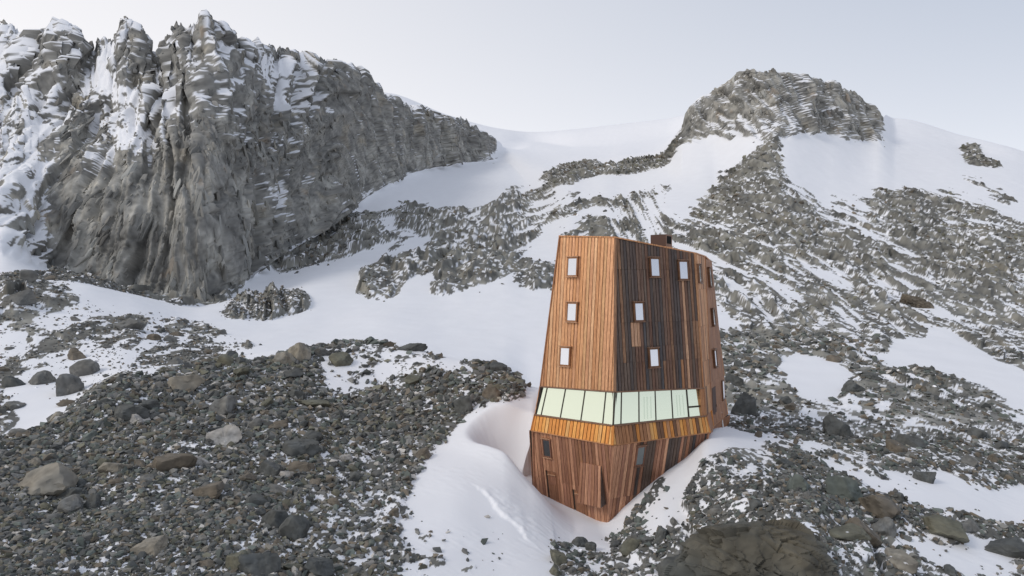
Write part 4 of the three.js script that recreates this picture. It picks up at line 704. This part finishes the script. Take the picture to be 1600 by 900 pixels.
// door and step in the shaded side
{
  const fr = frames['bandBot3'], fs = frames['skirt3'];
  const bl = ring.bandBot[3], L = ring.bandBot[4].clone().sub(bl), u = L.clone().normalize();
  const door = part('door', prism([[0.35, -1.15], [1.45, -1.15], [1.45, 1.35], [0.35, 1.35]], fr, 0.05, 0.075, 0.01), new THREE.MeshStandardMaterial({ color: new THREE.Color().setRGB(.06, .025, .018), roughness: .6 }), hut, 'dark red brown entrance door on the side face');
  part('handle', prism([[1.3, 0.0], [1.36, 0.0], [1.36, 0.18], [1.3, 0.18]], fr, 0.08, 0.12), trimMat, door);
  const c = [3.9, 0.75], hw = 0.22, hh = 0.62; const win = new THREE.Group(); win.name = 'window'; hut.add(win);
  part('window_frame', prism([[c[0] - hw - .08, c[1] - hh - .08], [c[0] + hw + .08, c[1] - hh - .08], [c[0] + hw + .08, c[1] + hh + .08], [c[0] - hw - .08, c[1] + hh + .08]], fr, 0.03, 0.13, 0.01), PAL.bronze[3], win);
  part('pane', prism([[c[0] - hw, c[1] - hh], [c[0] + hw, c[1] - hh], [c[0] + hw, c[1] + hh], [c[0] - hw, c[1] + hh]], fr, 0.131, 0.15), glassUp, win);
}
// roof
{
  const top = ring.top, P = [], n = 7, c = top.reduce((s, p) => s.add(p), new THREE.Vector3()).multiplyScalar(1 / n);
  const o = top.map(p => { const d = p.clone().sub(c).setY(0).normalize(); return p.clone().addScaledVector(d, 0.10); });
  const T = [], Q = (a, b, cc) => { T.push(a, b, cc); };
  const lift = (p, y) => p.clone().setY(p.y + y);
  for (let i = 0; i < n; i++) { const a = o[i], b = o[(i + 1) % n]; Q(lift(a, 0.09), lift(b, 0.09), lift(c, 0.13)); Q(lift(b, 0.01), lift(a, 0.01), lift(c, -0.1)); Q(lift(a, 0.01), lift(b, 0.01), lift(b, 0.09)); Q(lift(a, 0.01), lift(b, 0.09), lift(a, 0.09)); }
  const g = new THREE.BufferGeometry().setFromPoints(T); g.computeVertexNormals(); g.setAttribute('uv', new THREE.Float32BufferAttribute(T.flatMap(p => [p.x * 0.3, p.z * 0.3]), 2));
  const roof = part('roof', g, PAL.copper[3], hut);
  // chimney: louvred box turned like the left wall
  const yaw = new THREE.Vector3(0.79, 0, 0.61), U = yaw.clone().normalize(), Vv = new THREE.Vector3(0, 1, 0), N = U.clone().cross(Vv);
  const o2 = V([9.0, 15.7, -43.9]);
  const fr = { o: o2, U, V: Vv, N };
  const ch = part('chimney', prism([[-.1, .95], [.95, .95], [.95, 1.72], [-.1, 1.72]], fr, -0.95, 0, 0.015), new THREE.MeshStandardMaterial({ color: new THREE.Color().setRGB(.075, .042, .032), roughness: .6, metalness: .3 }), roof, 'dark brown louvred box on the roof');
  part('chimney_curb', prism([[-.14, -.1], [.99, -.1], [.99, .95], [-.14, .95]], fr, -0.99, 0.04, 0.015), PAL.copper[1], roof);
  const sfr = { o: o2.clone().addScaledVector(U, 0.95), U: N.clone().negate(), V: Vv, N: U };
  part('chimney_side', prism([[0.02, .95], [.93, .95], [.93, 1.71], [0.02, 1.71]], sfr, 0.003, 0.02), trimMat, roof);
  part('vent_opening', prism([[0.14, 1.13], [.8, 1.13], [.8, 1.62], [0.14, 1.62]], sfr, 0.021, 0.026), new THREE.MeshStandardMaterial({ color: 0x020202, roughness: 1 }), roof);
}
console.log('hut done', hut.children.length);
// marker pole by the entrance
{
  const x = 14.45, z = -46.6, gy = groundAt(x, z).y; const pole = new THREE.Group(); pole.name = 'marker_pole'; pole.position.set(x, gy - 0.2, z); scene.add(pole);
  tag(pole, 'thin white pole leaning beside the hut side entrance', 'pole');
  const m = new THREE.MeshStandardMaterial({ color: 0xd8d8d8, roughness: .6 });
  const g = new THREE.CylinderGeometry(0.035, 0.045, 1.25, 10); g.translate(0, 0.62, 0); const s = part('shaft', g, m, pole); const k = new THREE.SphereGeometry(0.05, 10, 8); k.translate(0, 1.25, 0); part('cap', k, m, pole); pole.rotation.z = 0.12;
}

// ---------------------------------------------------------------- stones
const TONE = { grey: [.185, .183, .172], dark: [.108, .112, .107], tan: [.285, .26, .215], pale: [.42, .40, .37], brown: [.17, .145, .113], olive: [.155, .15, .112], green: [.13, .147, .132], hump: [.105, .10, .082], snow: [.80, .80, .83] };
const snowC = [.82, .825, .85];
function boulderGeo(seed, w, h, d, tone, detail, snowAmt, crack = 0) {       // angular block: a ball cut by random planes, roughened
  const r = rng(seed), planes = []; const np = 8 + Math.floor(r() * 5);
  for (let i = 0; i < np; i++) { const z = r() * 2 - 1, a = r() * 6.2832, s = Math.sqrt(1 - z * z); planes.push([s * Math.cos(a), z, s * Math.sin(a), 0.42 + r() * 0.36]); }
  let g = new THREE.IcosahedronGeometry(1, detail); g.deleteAttribute('uv'); g.deleteAttribute('normal'); g = mergeVertices(g, 1e-4);
  const p = g.attributes.position, sx = r() * 50;
  for (let i = 0; i < p.count; i++) { let x = p.getX(i), y = p.getY(i), z = p.getZ(i), k = 1.0; for (const q of planes) { const dt = x * q[0] + y * q[1] + z * q[2]; if (dt > 0.05) k = Math.min(k, q[3] / dt); }
    k *= 1 + 0.06 * fbm(x * 1.7 + sx, y * 1.7, z * 1.7, 3) + 0.025 * fbm(x * 6 + sx, y * 6, z * 6, 2) + 0.05 * cellF(x * 2.2 + sx, y * 2.2, z * 2.2, 1.8, 0.4); if (crack) { k -= 0.05 * Math.exp(-Math.abs(N3(x * 1.5 + 2 * y + sx, 4, z * 1.5 - x)) / 0.025) + 0.05 * Math.exp(-Math.abs(N3(x * 1.1 - z * 1.6, 8, z * 0.7 + sx)) / 0.025); k += 0.05 * ridged(x * 2.2 + z, y * 2.2, z * 2.2 + sx, 3) + 0.05 * cellF(x * 2.4, y * 2.4, z * 2.4 + sx, 1.6, 0.4) + 0.02 * cellF(x * 7, y * 7, z * 7, 1.6, 0.4) + 0.012 * fbm(x * 16, y * 16, z * 16, 2); } p.setXYZ(i, x * k * w * 0.72, y * k * h * 0.76, z * k * d * 0.72); }
  g = toCreasedNormals(g, 0.5);
  const q = g.attributes.position, nn = g.attributes.normal, c = new Float32Array(q.count * 3), T = TONE[tone];
  for (let i = 0; i < q.count; i++) { const x = q.getX(i), y = q.getY(i), z = q.getZ(i); const f = 0.82 + 0.7 * fbm(x / w * 3 + sx, y / w * 3, z / w * 3, 3) + 0.35 * fbm(x / w * 11, y / w * 11 + sx, z / w * 11, 2); const wm = (tone === 'hump' ? 0.22 : 0.06) * N3(x / w * 2, y / w * 2 + 9, z / w * 2 + sx);
    const sn = snowAmt > 0 && nn.getY(i) > 0.72 && fbm(x / w * 2.5 + sx, 3, z / w * 2.5, 3) > 0.45 - snowAmt;
    for (let k = 0; k < 3; k++) c[i * 3 + k] = sn ? snowC[k] : T[k] * f * (1 + (k === 0 ? wm : k === 2 ? -wm * 1.4 : 0)); }
  g.setAttribute('color', new THREE.BufferAttribute(c, 3)); return g;
}
const stoneMat = new THREE.MeshStandardMaterial({ vertexColors: true, roughness: 0.93 });
const placed = [];
BOULDERS.forEach(([x, z, w, h, tone, label, reg], i) => {
  const r = rng(900 + i * 17), gp = groundAt(x, z), dp = w * (0.65 + r() * 0.3);
  const huge = w > 4, m = new THREE.Mesh(boulderGeo(1000 + i * 31, w, h, dp, tone, huge ? 60 : 8, reg === 'moraine' ? 0.02 : huge ? 0.16 : 0.14, huge ? 1 : 0), stoneMat); m.name = numbered('boulder');
  m.position.set(x, gp.y + h * (reg === 'mound' ? -0.02 : huge ? -0.05 : 0.12), z); m.rotation.set((r() - .5) * .35, (r() - .5) * 0.7, (r() - .5) * .35 + (reg === 'slope' ? -0.25 : 0.15)); tag(m, label, 'boulder'); shadow(m); scene.add(m); placed.push([x, z, w]);
});
const stoneGeos = []; for (let i = 0; i < 12; i++) stoneGeos.push([]);
const toneNames = Object.keys(TONE);
const geoCache = {};
function stoneGeo(k, tone) { const id = k + tone; return geoCache[id] ??= boulderGeo(5000 + k * 13, 1, 0.7, 0.8, tone, 4, 0); }
const TONEWORD = { grey: 'plain grey', dark: 'dark grey', brown: 'brownish', olive: 'olive', green: 'greenish', tan: 'pale tan' };
const STREG = {
  moraine: { n: 150, t: [1, 4.4], px: [-20, 830], noun: 'stone', place: 'the left moraine scree', group: 'stones on the left moraine', size: [14, 30], minCov: .6, name: 'moraine_stone', tones: ['grey', 'dark', 'dark', 'brown', 'olive', 'grey', 'green', 'tan'] },
  mound: { n: 25, t: [5.6, 8.2], px: [-20, 400], noun: 'rock', place: 'the snowy mound below the cliff', group: 'rocks on the snowy mound', size: [12, 24], minCov: .3, name: 'mound_rock', tones: ['grey', 'dark', 'grey', 'brown'] },
  slope: { n: 48, t: [1, 6.6], px: [1120, 1620], noun: 'rock', place: 'the slope right of the hut', group: 'rocks on the slope right of the hut', size: [13, 30], minCov: .3, name: 'slope_rock', tones: ['dark', 'dark', 'grey', 'green', 'brown'] },
  front: { n: 20, t: [1, 2.2], px: [850, 1110], noun: 'stone', place: 'the rubble before the hut', group: 'stones below the hut', size: [12, 22], minCov: .3, name: 'rubble_stone', tones: ['dark', 'grey', 'green', 'olive'] },
};
let sid = 0;
for (const S of Object.values(STREG)) {
  const r = rng(31 + sid * 7); let made = 0, tries = 0;
  while (made < S.n && tries++ < 20000) {
    const i = Math.floor(r() * NC), j = Math.floor(r() * NR), v = i * NR + j, px = 800 + tans[i] * 1066; if (px < S.px[0] || px > S.px[1] || ts[j] < S.t[0] || ts[j] > S.t[1] || cov[v] < S.minCov || r() > cov[v]) continue;
    const x = pos[v * 3], y = pos[v * 3 + 1], z = pos[v * 3 + 2], w = mix(S.size[0], S.size[1], Math.pow(r(), 2.5)) * -z / 1066;
    if (placed.some(q => Math.hypot(q[0] - x, q[1] - z) < (q[2] + w) * 0.55)) continue;
    if (x > 0.5 && x < 15.5 && z < -38.4 && z > -54) continue;
    const tone = S.tones[Math.floor(r() * S.tones.length)];
    const m = new THREE.Mesh(stoneGeo(sid++ % 10, tone), stoneMat); m.name = numbered(S.name); m.scale.set(w, w * (0.55 + r() * 0.5), w * (0.7 + r() * 0.5)); m.position.set(x, y + w * 0.06, z); m.rotation.set((r() - .5) * .6, r() * 6.28, (r() - .5) * .6);
    { const lv = ts[j] < mix(S.t[0], S.t[1], 0.36) ? 'low' : ts[j] < mix(S.t[0], S.t[1], 0.7) ? 'midway' : 'high', hz = px < mix(S.px[0], S.px[1], 0.34) ? 'on the left of' : px < mix(S.px[0], S.px[1], 0.67) ? 'in the middle of' : 'on the right of';
      tag(m, `${TONEWORD[tone]} ${S.noun} lying ${lv} ${hz} ${S.place}`, 'stone', S.group); } shadow(m); scene.add(m); placed.push([x, z, w]); made++;
  }
}
console.log('boulders', placed.length);
// loose scree and rubble: nobody could count it
function chip(seed) { const r = rng(seed), P = []; for (let i = 0; i < 10; i++) { const z = r() * 2 - 1, a = r() * 6.2832, s = Math.sqrt(1 - z * z), k = 0.75 + r() * 0.45; P.push(new THREE.Vector3(s * Math.cos(a) * k * 0.5, z * k * 0.3, s * Math.sin(a) * k * 0.38)); } return new ConvexGeometry(P); }
const chips = []; for (let i = 0; i < 7; i++) chips.push(chip(60 + i * 5));
const chipMat = new THREE.MeshStandardMaterial({ color: 0xffffff, roughness: 0.94 });
function scatter(name, label, count, tr, pr, sizes, covMin, tones, seed, light = 0.06) {
  const r = rng(seed), lists = chips.map(() => []); let made = 0, tries = 0;
  const jl = ts.findIndex(t => t >= tr[0]), jh = ts.findIndex(t => t > tr[1]), il = tans.findIndex(t => 800 + t * 1066 >= pr[0]); let ih = tans.findIndex(t => 800 + t * 1066 > pr[1]); if (ih < 0) ih = NC;
  while (made < count && tries++ < count * 14) {
    const i = il + Math.floor(r() * (ih - il)), j = jl + Math.floor(r() * (jh - jl)), v = i * NR + j;
    if (cliffW[v] > 0.3 || cov[v] < covMin || r() > cov[v] * cov[v] * 1.1 + 0.02) continue; { const a = v * 3, cl = fbm(pos[a] / 1.6, pos[a + 1] / 1.6, pos[a + 2] / 2.2, 3) + (cov[v] - 0.6) * 0.7; if (isSnow[v] && r() < 0.72) continue; if (cl < -0.1 && r() < 0.75) continue; }
    const x = pos[v * 3], y = pos[v * 3 + 1], z = pos[v * 3 + 2];
    if (x > 0.9 && x < 15.4 && z < -39.2 && z > -53.5) continue;
    if (placed.some(q => q[2] > 4 && Math.hypot((q[0] - x), (q[1] - z)) < q[2] * 0.42) && r() < (z > -32 ? 0.93 : 0.5)) continue;
    const px = mix(sizes[0], sizes[1], Math.pow(r(), 2.4)); lists[Math.floor(r() * chips.length)].push([x, y, z, px * -z / 1066, v, r(), r(), r(), r(), r()]); made++;
  }
  const grp = new THREE.Group(); grp.name = numbered(name); tag(grp, label, null, null, 'stuff'); scene.add(grp);
  lists.forEach((L, k) => {
    const m = new THREE.InstancedMesh(chips[k], chipMat, L.length), M = new THREE.Matrix4(), q = new THREE.Quaternion(), q2 = new THREE.Quaternion(), c = new THREE.Color();
    L.forEach(([x, y, z, s, v, a, b, d, e, f], n) => {
      q.setFromUnitVectors(new THREE.Vector3(0, 1, 0), new THREE.Vector3(nrm[v * 3], nrm[v * 3 + 1], nrm[v * 3 + 2]).lerp(new THREE.Vector3(0, 1, 0), 0.4).normalize()); q2.setFromEuler(new THREE.Euler((a - .5) * .9, b * 6.28, (d - .5) * .9)); q.multiply(q2);
      M.compose(new THREE.Vector3(x, y + s * 0.08, z), q, new THREE.Vector3(s * (0.8 + 0.6 * d), s * (0.6 + 0.7 * e), s * (0.7 + 0.4 * a))); m.setMatrixAt(n, M);
      const T = TONE[f < light ? (a < .5 ? 'tan' : 'pale') : f > 0.89 && s < -z * 0.0075 ? 'snow' : tones[Math.floor(e * 997) % tones.length]], kk = 0.55 + 0.85 * b; c.setRGB(T[0] * kk, T[1] * kk, T[2] * kk); m.setColorAt(n, c); });
    m.name = 'loose_stones'; m.userData.kind = 'stuff'; m.castShadow = m.receiveShadow = true; grp.add(m); });
}
scatter('moraine_scree', 'loose dark grey scree covering the left moraine', 33000, [0.5, 4.6], [-260, 840], [3, 19], 0.2, ['grey', 'dark', 'dark', 'brown', 'olive', 'green', 'grey'], 11);
scatter('mound_rubble', 'loose rubble scattered over the snowy mound', 9000, [5, 8.6], [-60, 500], [2, 8], 0.12, ['grey', 'dark', 'grey', 'brown'], 12, .02);
scatter('slope_rubble', 'loose rubble in the snow right of the hut', 12000, [0.5, 6.8], [840, 1800], [3, 16], 0.18, ['dark', 'dark', 'grey', 'green', 'brown'], 13, .03);
scatter('hillside_rubble', 'loose rocks scattered over the far hillside', 4200, [6.6, 11.4], [420, 1660], [2.5, 10], 0.12, ['grey', 'brown', 'grey', 'olive'], 14, .03);
// slabs and blocks broken out of the bedrock faces, standing along the steep grain of the rock
function slabGeo(seed) { const g = boulderGeo(seed, 0.8, 0.8, 0.8, 'grey', 6, 0); g.deleteAttribute('color'); return g; }
const slabGeos = []; for (let i = 0; i < 7; i++) slabGeos.push(slabGeo(300 + i * 11));
const slabMat = new THREE.MeshStandardMaterial({ color: 0xffffff, roughness: 0.93 });
function slabScatter(name, label, count, pr, tr, wid, asp, seed, jitter) {
  const r = rng(seed), lists = slabGeos.map(() => []); let made = 0, tries = 0;
  const jl = ts.findIndex(t => t >= tr[0]), jh = ts.findIndex(t => t > tr[1]), il = tans.findIndex(t => 800 + t * 1066 >= pr[0]), ih = tans.findIndex(t => 800 + t * 1066 > pr[1]);
  while (made < count && tries++ < count * 20) {
    const i = il + Math.floor(r() * (ih - il)), j = jl + Math.floor(r() * (jh - jl)), v = i * NR + j; if (cliffW[v] < 0.6 || cov[v] < 0.3) continue;
    if ((isSnow[v] || isSnow[v + 3] || isSnow[v - 3] || isSnow[v + 3 * NR]) && r() < 0.95) continue; if (fbm(pos[v * 3] / 7, pos[v * 3 + 1] / 9, pos[v * 3 + 2] / 9, 2) < -0.02 && r() < 0.8) continue;
    const w = mix(wid[0], wid[1], Math.pow(r(), 3)) * (0.55 + -pos[v * 3 + 2] / 420);
    lists[Math.floor(r() * slabGeos.length)].push([i, v, w, r(), r(), r(), r(), r()]); made++; }
  const grp = new THREE.Group(); grp.name = numbered(name); tag(grp, label, null, null, 'stuff'); scene.add(grp);
  lists.forEach((L, k) => {
    const m = new THREE.InstancedMesh(slabGeos[k], slabMat, L.length), M = new THREE.Matrix4(), c = new THREE.Color(), B = new THREE.Matrix4();
    L.forEach(([i, v, w, a, b, d, e, f], n) => {
      const tn = tans[i], sh = tn > CLIFF_END + 0.01 ? 0.5 : mix(-0.32, 0.5, sstep(-0.62, -0.3, tn));
      const N = new THREE.Vector3(baseN[v * 3], baseN[v * 3 + 1] * 0.7, baseN[v * 3 + 2]).add(new THREE.Vector3((a - .5) * jitter, (b - .5) * jitter, (d - .5) * jitter)).normalize();
      const U = new THREE.Vector3(-sh + (e - .5) * jitter * 0.8, 1, 0); U.addScaledVector(N, -U.dot(N)).normalize(); const W = U.clone().cross(N).normalize();
      const al = w * mix(asp[0], asp[1], f), th = w * (0.6 + 0.5 * e), sink = 0.18 + 0.16 * a; B.makeBasis(W.multiplyScalar(w), U.multiplyScalar(al), N.clone().multiplyScalar(th)); B.setPosition(pos[v * 3] - N.x * th * sink, pos[v * 3 + 1] - N.y * th * sink, pos[v * 3 + 2] - N.z * th * sink); m.setMatrixAt(n, B);
      const g = 0.82 + 0.34 * d, o = v * 3, rk = isSnow[v] ? [.28, .27, .25] : [col[o], col[o + 1], col[o + 2]]; c.setRGB(rk[0] * g * (1 + 0.06 * (a - .5)), rk[1] * g, rk[2] * g * (1 - 0.06 * (a - .5))); m.setColorAt(n, c); });
    m.name = 'rock_blocks'; m.userData.kind = 'stuff'; m.castShadow = m.receiveShadow = true; grp.add(m); });
}
slabScatter('cliff_slabs', 'long slabs of fractured rock on the lower cliff face', 1100, [-80, 440], [9.0, 11.0], [0.4, 2.0], [2.0, 4.5], 71, 0.25);
slabScatter('cliff_blocks', 'broken rock blocks on the upper cliff and ridge', 2200, [-80, 480], [10.6, 11.86], [0.4, 2.2], [1.1, 2.0], 72, 0.5);
slabScatter('cliff_blocks', 'broken rock blocks on the far end of the cliff', 1500, [440, 790], [9.0, 11.86], [0.4, 1.9], [1.2, 2.4], 73, 0.5);
slabScatter('knob_blocks', 'broken rock blocks on the knob', 1000, [1060, 1382], [9.8, 11.9], [0.4, 2.4], [1.0, 2.0], 74, 0.6);
console.log('stones done');
renderer.render(scene, camera);
